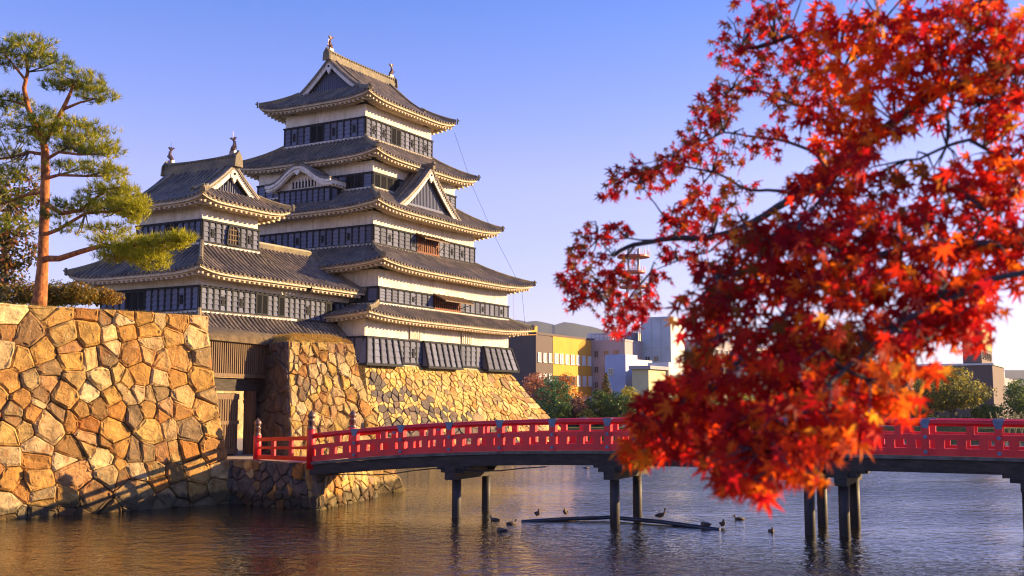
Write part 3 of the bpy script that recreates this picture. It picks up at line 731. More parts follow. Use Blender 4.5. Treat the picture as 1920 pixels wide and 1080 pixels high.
# ------------------------------------------------------------------ stone walls
def cell(seeds, i, rect):
    x0, x1, y0, y1 = rect; sx, sy, sw = seeds[i]; poly = [(x0,y0),(x1,y0),(x1,y1),(x0,y1)]
    order = sorted((abs(o[0]-sx) + abs(o[1]-sy), k) for k, o in enumerate(seeds) if k != i)[:26]
    for _, k in order:
        ox, oy, ow = seeds[k]; nx, ny = ox-sx, oy-sy
        c = (ox*ox + oy*oy - ow - sx*sx - sy*sy + sw) / 2
        out = []
        for j in range(len(poly)):
            p, q = poly[j], poly[(j+1) % len(poly)]; dp = p[0]*nx + p[1]*ny - c; dq = q[0]*nx + q[1]*ny - c
            if dp <= 0: out.append(p)
            if dp*dq < 0: t = dp/(dp-dq); out.append((p[0]+(q[0]-p[0])*t, p[1]+(q[1]-p[1])*t))
        poly = out
        if len(poly) < 3: return None
    return poly
def cells(W_, H_, sx, sy, x0=0, y0=0, small=.3, corner=None, wild=.16):
    """rough coursed rubble: wavering rows of stones of very different width, squared blocks at the right end"""
    seeds = []; y = 0; row = 0
    while y < H_ - .15*sy:
        h = min(sy*random.uniform(.62, 1.38), H_ - y)
        if H_ - y - h < .4*sy: h = H_ - y
        x = -random.random()*sx*.6; ph = random.uniform(0, 6.28); end = W_ - (corner if corner else 0)
        while x < end:
            w = sx*math.exp(random.gauss(0, .42)); w = max(.42*sx, min(2.3*sx, w))
            if end - x - w < .4*sx: w = end - x + (.0 if corner else .2)
            cx = x + w/2; cy = y + h/2 + .13*sy*math.sin(cx*1.9 + ph)
            if w > 1.25*sx and random.random() < .3:      # two flat stones in place of one
                for q in (-1, 1): seeds.append((cx + random.uniform(-wild, wild)*w*.5, cy + q*h*.25, .3*(w*.4)**2 - .0))
            else: seeds.append((cx + random.uniform(-wild, wild)*w, cy + random.uniform(-wild, wild)*h*1.3, .42*(w/2)**2))
            if random.random() < small:
                seeds.append((x + random.uniform(-.08, .08)*sx, y + random.choice((0, 1))*h + random.uniform(-.1,.1)*sy, .42*(sx*.2)**2))
            x += w
        if corner:
            aa = corner*(.62 if row % 2 else .42); j = lambda: random.uniform(-.02, .02)
            for xx, w in ((W_-corner+(corner-aa)/2, corner-aa), (W_-aa/2, aa)): seeds.append((xx+j(), y+h/2+j(), .42*(w/2)**2))
        y += h; row += 1
    sc = [(x0+x, y0+yy, w) for x, yy, w in seeds]; out = []
    for i in range(len(sc)):
        p = cell(sc, i, (x0, x0+W_, y0, y0+H_))
        if p: out.append(p)
    return out
def area_c(p):
    A = cx = cy = 0
    for i in range(len(p)):
        x0, y0 = p[i]; x1, y1 = p[(i+1) % len(p)]; c = x0*y1 - x1*y0; A += c; cx += (x0+x1)*c; cy += (y0+y1)*c
    return abs(A)/2, (cx/(3*A), cy/(3*A)) if abs(A) > 1e-9 else p[0]
def stone(mb, poly, T, joint=.025, proud=.1, fine=True, back=.3):
    A, (cx, cy) = area_c(poly)
    if A < .012: return False
    # drop very short edges, then cut the corners
    q = [p for i, p in enumerate(poly) if math.dist(p, poly[i-1]) > .03]
    if len(q) < 3: return False
    r = math.sqrt(A)
    q = [(x + (cx-x)*min(.4, joint*1.5/max(.05, math.dist((x,y),(cx,cy)))), y + (cy-y)*min(.4, joint*1.5/max(.05, math.dist((x,y),(cx,cy))))) for x, y in q]
    out = []
    for i in range(len(q)):
        a, c = q[i], q[(i+1) % len(q)]; L = math.dist(a, c); f = (.06 if fine else .1)
        if L < 1e-4: continue
        nx, ny = (c[1]-a[1])/L, -(c[0]-a[0])/L
        st = [f, 1-f] if (not fine or L < .3*r) else [f, .36, .68, 1-f]
        for k_, t_ in enumerate(st):
            j = random.uniform(-.04, .025)*min(L, r)*.5 if fine else random.uniform(-.03, .01)*r
            out.append((lerp(a[0],c[0],t_) - nx*abs(j)*0 + nx*j, lerp(a[1],c[1],t_) + ny*j))
    q = out; n = len(q)
    pr = proud*random.uniform(.35, 1.25); tx, ty = random.uniform(-.12,.12), random.uniform(-.12,.12)
    def ring(s, d, nz=0):
        return [T(cx+(x-cx)*s, cy+(y-cy)*s, d + ((x-cx)*tx + (y-cy)*ty)*(d > 0) + random.uniform(-nz, nz)) for x, y in q]
    rs = [ring(1, -back), ring(1.0, -.02), ring(.975, pr*.6, .016)]
    if fine: rs += [ring(.80, pr*.95, .05*min(1, r))]
    else: rs[2] = ring(.88, pr*.8, .01)
    vs = [v for g in rs for v in g]; fs = []
    for k in range(len(rs)-1):
        for j in range(n): fs.append((k*n+j, k*n+(j+1) % n, (k+1)*n+(j+1) % n, (k+1)*n+j))
    k = (len(rs)-1)*n
    fs.append(tuple(k+j for j in range(n)))
    mb.add(vs, fs); return True
def quoins(W_, H_, y0, hgt, l1, l2, both=False):
    """alternating long and short corner blocks at the right end"""
    out = []; y = y0; i = 0
    while y < y0+H_-.05:
        h = min(hgt*random.uniform(.85, 1.15), y0+H_-y)
        if y0+H_-(y+h) < .2: h = y0+H_-y
        a = l1 if i % 2 else l2; j = lambda: random.uniform(-.03,.03)
        out.append([(W_-a+j(), y+j()*.3), (W_, y), (W_, y+h), (W_-a+j(), y+h)])
        t = l1+l2; out.append([(W_-t, y), (W_-a-.0, y), (W_-a+.0, y+h), (W_-t, y+h)])
        y += h; i += 1
    return out
def lay(parent, polys, T, mat, matf=None, limit=300, name='stone', **kw):
    polys = sorted(polys, key=lambda p: -area_c(p)[0]); rest = MB(); n = 0
    for p in polys:
        if n < limit:
            mb = MB()
            if stone(mb, p, T, **kw):
                m_ = matf(area_c(p)[1]) if matf else mat
                mb.build(name, m_, parent); n += 1
        else: stone(rest, p, T, **kw)
    if rest.v: rest.build('small_stones', mat, parent, kind='stuff')
def core(parent, T, W_, y0, H_, mat='earth', nq=2, nh=8, d=-.14, name='wall_core'):
    mb = MB(); mb.strip([[T(W_*i/nq, y0+H_*j/nh, d) for i in range(nq+1)] for j in range(nh+1)]); return mb.build(name, M[mat], parent)

# the big moat wall on the left
CB = Vector((-10.26,41.62,0)); DW = Vector((.7071,.7071,0)); NW = Vector((.7071,-.7071,.0)); WW = 13.5; WH = 7.4; Y0 = -.4
def gW(h): return 1 - max(0, 1 - max(0, h)/7.0)**1.5
def TW(q, h, d):
    g = gW(h); s = lerp(-WW, -1.0*g, q/WW); return CB + DW*s - NW*(.85*g) + NW*d + Vector((0,0,h + d*.12))
mw = thing('moat_stone_wall', 'tall sunlit wall of rough golden stones rising from the moat at left', 'stone wall', (0,0,0))
ql = quoins(WW, WH, Y0, .74, 1.15, .78)
lay(mw, cells(WW, WH, .78, .62, 0, Y0, small=.34, corner=2.0), TW, M['stone'], limit=300, joint=.005, proud=.14)
core(mw, TW, WW, Y0, WH)
mb = MB()   # the returning side and the back of the wall
rows = []
for j in range(9):
    h = Y0 + WH*j/8; a = TW(WW, h, -.14); rows.append([a, a - NW*4.5])
mb.strip(rows); mb.build('return_face', M['stone'], mw)
mb = MB(); tl_ = [CB - DW*WW - NW*.6, CB - DW*1.0 - NW*.95, CB - DW*1.2 - NW*6, CB - DW*3 - NW*16, CB - DW*WW - NW*16]
tl_ = [Vector((p.x, p.y, 6.86 + .1*i % .2)) for i, p in enumerate(tl_)]
mb.add(tl_, [(0,1,2,3,4)]); mb.add([Vector((p.x,p.y,-.5)) for p in tl_] + tl_, [(i, (i+1) % 5, 5+(i+1) % 5, 5+i) for i in (1,2,3,4)])
mb.build('wall_top_ground', M['grass'], kind='structure')

# stone pier right of the gate
PB = Vector((-4.51,46.87,0)); DP = Vector((.766,.643,0)); NP = Vector((.643,-.766,0)); PH = 6.25
def gP(h): return 1 - max(0, 1 - max(0, h)/PH)**1.25
PW = 5.3
def TP(q, h, d):
    g = gP(h); s = lerp(-5.3+.65*g, -1.55*g, q/PW); return PB + DP*s - NP*(1.87*g) + NP*d + Vector((0,0,h + d*.2))
def TPL(q, h, d):
    g = gP(h); return PB + DP*(-5.3+.65*g) - NP*(1.87*g + q) - DP*d + Vector((0,0,h + d*.1))
gp = thing('gate_stone_pier', 'pale sloping stone pier with dry grass on top beside the gate', 'stone pier', (0,0,0))
lay(gp, cells(PW, PH+.4, .62, .54, 0, -.4, small=.3, corner=1.6), TP, M['stone_pale'], joint=.006, proud=.08)
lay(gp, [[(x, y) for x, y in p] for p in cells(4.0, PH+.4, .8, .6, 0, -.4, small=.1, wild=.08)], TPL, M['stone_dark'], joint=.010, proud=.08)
core(gp, TP, PW, -.4, PH+.4); core(gp, TPL, 4.0, -.4, PH+.4)
mb = MB()
t0 = [TP(PW, PH*j/8, -.14) for j in range(9)]; mb.strip([[p, p - NP*4.0] for p in t0]); mb.build('return_face', M['stone_pale'], gp)
mb = MB(); n = 10; rows = []
for i in range(n+1):
    row = []
    for j in range(n+1):
        q = i/n; r = j/n; p = lerp(TP(PW*q, PH, -.05), TP(PW*q, PH, -.05) - NP*4.2, r)
        e = min(q, 1-q, r*1.2); row.append(p + Vector((0,0, -.05 + .42*min(1, e*4.5)**.6*(0.85+.3*noise.noise(p*.9)))))
    rows.append(row)
mb.strip(rows); mb.build('grass_cap', M['drygrass'], gp, smooth=True)

# stone base of the keep
kb = thing('keep_stone_base', 'broad sloping stone base under the tall keep', 'stone base', uv(10,8,0), AXIS)
kbo = Vector((10,8,0)); KW = 20.2; KH = 6.38
def oK(h): return 4.3*max(0, 1 - h/KH)**1.12
def TK(q, h, d):
    o = oK(h); return Vector((lerp(-.06-o, 20.14+o, q/KW), -o - d*.85, h + d*.5)) - kbo
def painted_shadow(c):  # diagonal shadow on the base, painted by picking darker stones
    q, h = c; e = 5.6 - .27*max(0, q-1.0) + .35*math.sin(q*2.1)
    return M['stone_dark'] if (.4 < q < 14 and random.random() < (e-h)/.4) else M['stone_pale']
lay(kb, cells(KW-1.6, KH-.0, .66, .44, 0, 0, small=.3) + quoins(KW, KH, 0, .46, .95, .65), TK, M['stone_pale'], painted_shadow, limit=300, fine=False, joint=.008, proud=.09)
core(kb, TK, KW, 0, KH, nq=4)
mb = MB()
def ring_(h):
    o = oK(h) - .1; return [Vector((u, v, h)) - kbo for u, v in ((-.06-o, -o+.2), (-.06-o, 17.7+o), (20.14+o, 17.7+o), (20.14+o, -o+.2))]
mb.strip([ring_(KH*j/8 - .3*(j == 0)) for j in range(9)]); t_ = ring_(KH-.02); mb.add(t_, [(0,1,2,3)]); mb.build('base_core', M['stone_pale'], kb)

# base of turret and gallery
tb = thing('turret_stone_base', 'stone base under the small turret, behind the gate', 'stone base', uv(-6,6,0), AXIS)
mb = MB()
def ring_(h):
    o = 1.6*(1-h/5.5); return [Vector((u+6, v-6, h)) for u, v in ((-12.95-o, 2.45-o), (.2, 2.45-o), (.2, 11.2), (-12.95-o, 11.2))]
rr = [ring_(5.5*j/6) for j in range(7)]; mb.strip([r + [r[0]] for r in rr]); mb.add(ring_(5.48), [(0,1,2,3)]); mb.build('base_core', M['stone'], tb)

# abutment of the bridge
ab = thing('bridge_abutment', 'low dark stone abutment carrying the left end of the red bridge', 'abutment', (0,0,0))
A0, A1 = Vector((-10.7,41.42,0)), Vector((-6.75,38.62,0)); DA = (A1-A0).normalized(); NA = Vector((-DA.y*-1, -DA.x, 0)); NA = Vector((DA.y, -DA.x, 0)); AW = (A1-A0).length
def TA(q, h, d):
    g = h/1.6; return A0 + DA*(q - .12*g*(q/AW)) - NA*(.16*g) + NA*d + Vector((0,0,h))
lay(ab, cells(AW-.8, 2.0, .5, .36, 0, -.4, small=.25) + quoins(AW, 2.0, -.4, .46, .75, .5), TA, M['stone'], lambda c: random.choice((M['stone'], M['stone_dark'], M['stone_dark'])), joint=.010, proud=.1)
core(ab, TA, AW, -.4, 2.0)
A2 = Vector((-5.35,44.2,0)); DB = (A2-A1).normalized(); NB = Vector((DB.y, -DB.x, 0)); BW = (A2-A1).length
def TB(q, h, d):
    g = h/1.6; return A1 - DA*.12*g - NA*.16*g*(1-q/BW) + DB*q - NB*(.3*g) + NB*d + Vector((0,0,h))
lay(ab, cells(BW, 1.98, .62, .45, 0, -.4, small=.15), TB, M['stone_pale'], joint=.018, proud=.09)
core(ab, TB, BW, -.4, 1.98)

# ------------------------------------------------------------------ gate
M['thatch'] = simple('weathered_thatch', (0.11,0.075,0.035), 0.95, 0.5, 4, 0.8, 25)
G0 = Vector((-12.35,41.45,0)); G1 = Vector((-10.62,47.0,0)); DG = (G1-G0).normalized(); NG = Vector((DG.y, -DG.x, 0)); GW = (G1-G0).length
gt = thing('castle_gate', 'dark slatted wooden gate set between the two stone walls', 'gate', G0, math.atan2(DG.y, DG.x))
def gbox(name, x0, x1, z0, z1, y0, y1, mat): mb = MB(); mb.box((x0, y0, z0), (x1, y1, z1)); return mb.build(name, M[mat], gt)
mb = MB(); k = int(GW/.155)
for i in range(k): x = i*.155; mb.box((x, -.32, 4.86), (x+.07, -.24, 6.1))
mb.box((0,-.36,6.1),(GW,-.1,6.22)); mb.box((0,-.36,4.74),(GW,-.1,4.88)); mb.build('slat_screen', M['gatewood'], gt)
gbox('screen_back', 0, GW, 4.86, 6.1, -.2, -.12, 'dark')
gbox('lintel', 0, GW, 4.2, 4.72, -.1, .3, 'oldwood')
gbox('post', 4.55, 4.85, 1.6, 4.2, -.2, .2, 'gatewood'); gbox('post', 1.25, 1.55, 1.6, 4.2, -.2, .2, 'gatewood')
dm = MB(); x0, x1 = 1.6, 3.7
for i in range(12): x = lerp(x0+.1, x1-.1, i/11); dm.box((x-.05, -.08, 1.75), (x+.05, .0, 4.0))
dm.box((x0,-.1,1.66),(x1,.02,1.86)); dm.box((x0,-.1,3.85),(x1,.02,4.08)); dm.box((x0,-.11,2.85),(x1,.02,3.0)); dm.build('door', M['gatewood'], gt)
gbox('door_back', 1.6, 3.7, 1.62, 4.1, .04, .1, 'dark')
gbox('inner_wall', -.6, GW+.4, 1.6, 6.4, 3.2, 3.4, 'dark')
gbox('ceiling', -.3, GW+.2, 4.3, 4.5, .3, 3.2, 'oldwood')
mb = MB(); rows = []
for i in range(13):
    x = lerp(-.4, GW+1.6, i/12); h = 6.22 + .42*min(1, i/8)**.8
    rows.append([(x,-.5,6.14),(x,-.45,h*.6+6.2*.4),(x,.3,h+.1),(x,1.8,h+.3),(x,3.4,h)])
mb.strip(rows); mb.build('earth_roof', M['thatch'], gt, smooth=True)

# ------------------------------------------------------------------ red bridge
BO = Vector((-7.01,38.5,0)); BX = Vector((.908,-.419,0)).normalized(); BN = Vector((.419,.908,0)).normalized(); BL = 34.0; BWD = 2.63
br = thing('red_bridge', 'red lacquered arched footbridge on dark piers crossing the moat', 'bridge', BO, math.atan2(BX.y, BX.x))
def zd(t): return 1.67 + .62*(1 - abs((t-17)/17)**3)
def along(n=48): return [BL*i/n for i in range(n+1)]
def ribbon(name, w0, w1, z0, z1, mat, t0=0, t1=BL, n=48, **kw):
    mb = MB(); rows = []
    for i in range(n+1):
        t = lerp(t0, t1, i/n); z = zd(t); rows.append([(t,w0,z+z0),(t,w1,z+z0),(t,w1,z+z1),(t,w0,z+z1),(t,w0,z+z0)])
    mb.strip(rows); mb.add(rows[0][:4], [(0,1,2,3)]); mb.add(rows[-1][:4], [(3,2,1,0)]); return mb.build(name, M[mat], br, **kw)
ribbon('deck', -.12, BWD+.12, -.1, -.01, 'concrete'); ribbon('girder', -.05, .25, -.46, -.11, 'oldwood'); ribbon('girder', BWD-.25, BWD+.05, -.46, -.11, 'oldwood'); ribbon('girder', 1.1, 1.5, -.5, -.11, 'oldwood')
mb = MB(); mb.box((-.105,-.1,-.02),(.105,.1,.93)); POST = mb.mesh('rail_post', M['red'])
mb = MB(); mb.box((-.12,-.06,.15),(.12,.06,.47)); STR = mb.mesh('baluster', M['red'])
mb = MB(); mb.box((-.1,-.06,.53),(.1,.06,.84)); STR2 = mb.mesh('baluster', M['red'])
mb = MB(); mb.hexa([(-.07,-.10,.74),(.07,-.10,.74),(.07,.10,.74),(-.07,.10,.74),(-.15,-.105,.985),(.15,-.105,.985),(.15,.105,.985),(-.15,.105,.985)])
CAP = mb.mesh('metal_fitting', M['patina']); mb = MB(); mb.tube([(0,-.025,0),(0,.025,0)], .055, 8); RIV = mb.mesh('rivet', M['patina'])
for w in (0, BWD):
    ribbon('bottom_rail', w-.085, w+.085, 0.0, .2, 'red'); ribbon('middle_rail', w-.065, w+.065, .43, .58, 'red')
    mb = MB(); mb.tube([(t, w, zd(t)+.885) for t in along()], .092, 8); mb.build('top_rail', M['red'], br, smooth=True)
    for k in range(1, 19):
        t = 1.83*k; z = zd(t); sl_ = (zd(t+.1)-zd(t-.1))/.2
        p = link('rail_post', POST, br, (t, w, z)); link('metal_fitting', CAP, p)
        for zz in (.5, .1): link('rivet', RIV, p, (0, -.105 if w == 0 else .105, zz))
    for k in range(0, 18):
        for q, me in ((.2, STR), (.5, STR), (.8, STR), (.62, STR2)):
            t = 1.83*(k+q); link('baluster', me, br, (t, w, zd(t)))
FIN = [(.13,0),(.15,.03),(.15,.07),(.11,.10),(.12,.13),(.12,.28),(.14,.30),(.13,.33),(.09,.36),(.12,.42),(.145,.48),(.13,.55),(.07,.61),(.03,.66),(.01,.70)]
def main_post(loc, h):
    mb = MB(); mb.lathe((0,0,-.25), [(.15,0),(.15,h+.25),(.13,h+.27)], 14); p = mb.build('end_post', M['red'], br, True, loc=loc)
    mb = MB(); mb.lathe((0,0,h-.02), FIN, 14); mb.build('finial', M['bronze'], p, True)
    return p
for w in (0, BWD): main_post((0, w, 1.67), 1.12); main_post((BL, w, 1.67), 1.12)
wing = Vector((-9.6,41.6,0)) - BO; wl = Vector((wing.dot(BX), wing.dot(BN), 0)); main_post((wl.x, wl.y, 1.6), .88)
def wing_rail(name, z, h, w): mb = MB(); mb.beam((0,0,1.67+z), (wl.x, wl.y, 1.6+z*.9), w, h); mb.build(name, M['red'], br)
wing_rail('bottom_rail', .1, .15, .13); wing_rail('middle_rail', .48, .1, .1); wing_rail('top_rail', .82, .14, .15)
for q in (.35, .68): mb = MB(); mb.box((-.07,-.06,.1),(.07,.06,.8)); mb.build('baluster', M['red'], br, loc=(wl.x*q, wl.y*q, 1.66))
COL = MB(); COL.tube([(0,0,-1.2),(0,0,.6),(0,0,1.45)], [.155,.153,.15], 12); COL = COL.mesh('pier_column', M['post'], True)
def bent(t):
    z = zd(t) - .46; mb = MB()
    mb.box((t-.17,-.32,z-.42),(t+.17,BWD+.32,z-.04)); mb.box((t-.42,-.12,z-.2),(t+.42,.42,z+.0)); mb.box((t-.42,BWD-.42,z-.21),(t+.42,BWD+.12,z-.003))
    mb.box((t-.6,-.04,z-.08),(t+.6,.28,z+.01)); mb.build('pier_cap', M['oldwood'], br)
    for w in (.2, 2.4): link('pier_column', COL, br, (t, w, z-.42-1.4), 0, (1,1,1))
for t in (5.63, 11.1, 16.95, 17.9, 22.6, 28.2): bent(t)
mb = MB(); mb.tube([(lerp(1, 9, i/10), -.2, zd(lerp(1,9,i/10)) - .5 - .13*math.sin(i/10*math.pi*2)**2) for i in range(11)], .02, 5); mb.build('service_cable', M['dark'], br)
# ------------------------------------------------------------------ vegetation
def leaf_cloud(centers, radii, n, size, cols, up=.35, shell=.55, clump=None):
    """numpy cloud of small four-cornered leaves: centers (k,3), radii (k,3)"""
    k = len(centers); centers = np.array(centers, float); radii = np.array(radii, float)
    wgt = np.prod(radii, axis=1)**.67; idx = rng.choice(k, n, p=wgt/wgt.sum())
    d = rng.normal(size=(n,3)); d /= np.linalg.norm(d, axis=1)[:,None]
    rr = rng.uniform(shell, 1.05, n)**.6
    # lumps so that the surface is uneven
    rr *= 1 + .16*np.sin(d[:,0]*7+idx*1.7)*np.sin(d[:,2]*6+idx*2.3) + .1*np.sin(d[:,1]*11+idx)
    p = centers[idx] + d*radii[idx]*rr[:,None]
    nrm = d + np.array([0,0,up]) + rng.normal(size=(n,3))*.6; nrm /= np.linalg.norm(nrm, axis=1)[:,None]
    a = np.cross(nrm, rng.normal(size=(n,3))); a /= np.linalg.norm(a, axis=1)[:,None]; b = np.cross(nrm, a)
    s = size*rng.uniform(.6, 1.4, n)[:,None]
    V = np.stack([p - a*s*.5, p + b*s*.32, p + a*s*.5, p - b*s*.32], 1).reshape(-1,3)
    Fa = np.arange(4*n).reshape(n,4)
    cols = np.array(cols); c = cols[rng.integers(0, len(cols), n)] * rng.uniform(.75, 1.25, (n,1))
    return V, Fa, np.repeat(c, 4, axis=0)
def tree(name, label, cat, base, h, crowns, n, size, cols, trunk=.22, bark='bark_grey', group=None, lean=0):
    """crowns: list of (dx, dy, z, rx, ry, rz) relative to the base"""
    t = thing(name, label, cat, base, 0, group)
    top = max(c[2] for c in crowns); mb = MB()
    mb.tube([(0,0,-.1), (lean*.3,0,h*.25), (lean*.6,.05,h*.5), (lean,0,h*.8)], [trunk*1.3, trunk, trunk*.75, trunk*.3], 8)
    for c in crowns:
        z0 = max(.3*h, c[2]-c[5]*1.3); q = z0/h
        mb.tube([(lean*q*.9,0,z0*.8), (c[0]*.5,c[1]*.5,lerp(z0,c[2],.5)), (c[0],c[1],c[2])], [trunk*.5, trunk*.33, trunk*.1], 6)
    mb.build('trunk', M[bark], t)
    V, Fa, tc = leaf_cloud([c[:3] for c in crowns], [c[3:] for c in crowns], n, size, cols)
    link('crown', np_mesh('crown', V, Fa, M['foliage'], tc), t); return t

# pine on the wall top: pads of needle tufts at the ends of bent limbs
def needle_tufts(P, D, ln, cols, per=15):
    """P (n,3) tuft roots, D (n,3) main direction"""
    n = len(P); m = n*per
    d = np.repeat(D, per, axis=0) + rng.normal(size=(m,3))*.62; d /= np.linalg.norm(d, axis=1)[:,None]
    p = np.repeat(P, per, axis=0) + rng.normal(size=(m,3))*.025; L = ln*rng.uniform(.7, 1.2, m)[:,None]
    s = np.cross(d, rng.normal(size=(m,3))); s /= np.linalg.norm(s, axis=1)[:,None]
    w = .011
    V = np.stack([p - s*w, p + s*w, p + d*L], 1).reshape(-1,3); Fa = np.arange(3*m).reshape(m,3)
    c = np.array(cols)[rng.integers(0, len(cols), n)] * rng.uniform(.7, 1.3, (n,1)); c = np.repeat(c, per*3, axis=0)
    return V, Fa, c
PY = 38.2
pine = thing('pine_tree', 'tall pine with orange bark leaning over the stone wall', 'pine tree', at(72,572,PY))
p0 = pine.location.copy()
def pp(x, y, dy=0): return at(x, y, PY+dy) - p0
mb = MB()
mb.tube([pp(70,585), pp(75,560), pp(80,500), pp(82,440), pp(84,380), pp(85,320), pp(84,280), pp(80,262)], [.31,.25,.195,.175,.165,.155,.14,.12], 10)
mb.build('trunk', M['bark'], pine, True)
limbs = [  # pixel paths with depth offsets, start radius
 ([(82,268,0),(66,235,.1),(52,200,.3),(45,165,.3),(52,135,.2),(48,105,.1)], .13),
 ([(82,265,0),(98,240,-.2),(118,205,-.4),(132,175,-.5),(140,150,-.4)], .12),
 ([(118,205,-.4),(150,192,-.6),(180,185,-.7)], .06),
 ([(84,300,0),(110,285,-.3),(150,290,-.6),(190,288,-.8)], .07),
 ([(84,290,0),(55,285,.3),(20,295,.5),(-20,300,.6)], .07),
 ([(84,335,0),(110,328,-.4),(160,330,-.9),(210,330,-1.2)], .07),
 ([(84,380,0),(115,400,-.5),(150,395,-.9),(200,355,-1.3),(230,350,-1.6)], .09),
 ([(83,440,0),(110,430,-.4),(160,400,-.8),(220,395,-1.2),(260,390,-1.6)], .08),
 ([(82,485,0),(110,485,-.4),(150,472,-.9),(185,462,-1.5),(230,462,-2),(290,455,-2.4),(335,450,-2.7)], .12),
 ([(185,462,-1.5),(200,440,-1.6),(180,420,-1.5)], .05),
 ([(84,360,0),(50,365,.4),(15,380,.6),(-25,385,.8)], .07),
 ([(52,200,.3),(25,190,.5),(-10,185,.6)], .05),
 ([(48,150,.2),(20,115,.3),(0,90,.3)], .05),
 ([(230,462,-2),(250,480,-2.1),(285,490,-2.2)], .05),
]
paths = []
for pth, r0 in limbs:
    pts = [pp(*q) for q in pth]; mb = MB(); mb.tube(pts, [lerp(r0, r0*.35, i/(len(pts)-1)) for i in range(len(pts))], 7); mb.build('limb', M['bark'], pine, True); paths.append(pts)
pads = [ # px, py, depth, rx px, ry px, tufts
 (50,100,.1,52,22,150),(90,118,0,40,16,90),(15,110,.3,34,26,90),(60,80,.2,40,10,60),
 (140,150,-.4,48,18,130),(180,180,-.7,34,14,90),(110,160,-.2,30,14,60),(165,160,-.4,30,10,50),
 (20,190,.5,34,14,80),(-10,210,.5,30,24,60),(70,215,.2,40,10,60),
 (110,232,-.3,52,14,110),(150,245,-.5,58,14,120),(70,240,.1,50,16,100),(195,285,-.8,34,12,80),(120,270,-.2,60,16,130),(165,270,-.6,50,14,110),
 (20,250,.4,40,22,80),(15,290,.5,38,14,70),
 (180,318,-1,44,14,90),(215,325,-1.2,22,10,40),(130,310,-.5,36,10,60),(40,320,.3,40,12,60),
 (215,352,-1.4,36,18,100),(240,378,-1.7,32,30,160),(200,390,-1.2,50,16,120),(150,385,-.8,44,14,90),(255,400,-1.8,18,24,80),(190,365,-1.2,40,10,60),(110,400,-.4,30,14,50),
 (215,430,-1.4,34,10,50),(140,430,-.8,40,10,50),
 (220,455,-2,46,16,120),(265,470,-2.2,44,24,170),(310,455,-2.6,40,14,120),(340,448,-2.8,20,14,70),(285,490,-2.3,28,22,110),(215,480,-1.9,30,14,70),(240,478,-2,34,16,90),
 (10,370,.6,50,16,80),(0,330,.7,40,18,70),(20,420,.8,44,20,80),
]
PT = []; DT = []; mt = MB()
for x, y, d, rx, ry, n in pads:
    c = np.array(pp(x, y, d)); sc = (PY+d)/F; n = int(n*1.0)
    e = rng.normal(size=(n,3)); e /= np.linalg.norm(e, axis=1)[:,None]; e *= rng.uniform(.2, 1, (n,1))**.5
    q = c + e*np.array([rx*sc*1.28, rx*sc*1.2, ry*sc*.98]); PT.append(q)
    DT.append(np.c_[e[:,0]*.5, e[:,1]*.5, .55+.3*rng.random(n)])
    cv = Vector(c); best = min((( (a-cv).length, a) for pts in paths for a in pts), key=lambda g: g[0])[1]
    for k in range(4):
        e2 = Vector(q[rng.integers(0, n)]); mt.tube([best, (best+e2)/2 + Vector((0,0,-.05)), e2], [.03,.02,.008], 5)
mt.build('twigs', M['bark_grey'], pine, kind='stuff')
V, Fa, tc = needle_tufts(np.vstack(PT), np.vstack(DT), .24, [(.14,.19,.012),(.24,.26,.012),(.08,.12,.016),(.46,.40,.014),(.34,.30,.012)], 13)
yl = np.clip((V[:,0] - 1.6)/2.5, 0, 1)[:,None]; tc = tc*(1-yl*.75) + np.array([.50,.46,.02])*rng.uniform(.8, 1.15, (len(tc),1))*yl*.75   # sunlit side painted in: needles turn yellow toward the right
link('needles', np_mesh('needles', V, Fa, M['needle'], tc), pine, kind='stuff')

# trees and shrubs on the left wall
AUT = [(.28,.16,.02),(.20,.15,.02),(.36,.20,.03),(.13,.12,.02)]
b_ = at(6,575,43); tree('broadleaf_tree', 'dark leafy tree turning orange at the left edge behind the pine', 'tree', b_, 5.6,
     [(-.5,0,3.6,1.3,1.3,1.2),(.2,.3,4.7,1.1,1,.8),(-1.5,0,4.8,1.2,1.2,1.1),(.5,-.2,2.3,.9,1,.9),(-.7,0,1.4,1.4,1.2,.8)], 6500, .15, [(.07,.07,.02),(.12,.10,.02),(.22,.12,.02),(.26,.08,.03),(.05,.06,.02)], .16)
for i, (x, y, d, rx, rz, cols, lab) in enumerate([(40,572,40.5,.85,.7,AUT,'clipped golden shrub left of the pine trunk'),(135,568,40.8,.75,.62,AUT,'rounded golden shrub just right of the pine trunk'),(182,570,42,.75,.5,[(.30,.15,.02),(.24,.17,.03),(.34,.2,.03)],'low spreading orange shrub at the right of the wall top'),(100,575,41.5,.9,.75,[(.14,.14,.02),(.24,.17,.02)],'greenish shrub directly behind the pine trunk')]):
    s = thing('shrub', lab, 'shrub', at(x, y, d), 0, 'shrubs on the wall top')
    mb = MB()
    for k in range(6): a = k*1.05; mb.tube([(0,0,-.1),(math.cos(a)*rx*.3,math.sin(a)*rx*.3,rz*.5),(math.cos(a)*rx*.8,math.sin(a)*rx*.7,rz*.95)], [.03,.02,.006], 5)
    mb.build('stems', M['bark_grey'], s, kind='stuff')
    V, Fa, tc = leaf_cloud([(0,0,rz*.55),(-rx*.55,0,rz*.45),(rx*.6,0,rz*.5),(0,.3,rz*.85)], [(rx*.7,.6,rz*.55)]*4, 2600, .10, cols); link('leaves', np_mesh('leaves', V, Fa, M['foliage'], tc), s, kind='stuff')
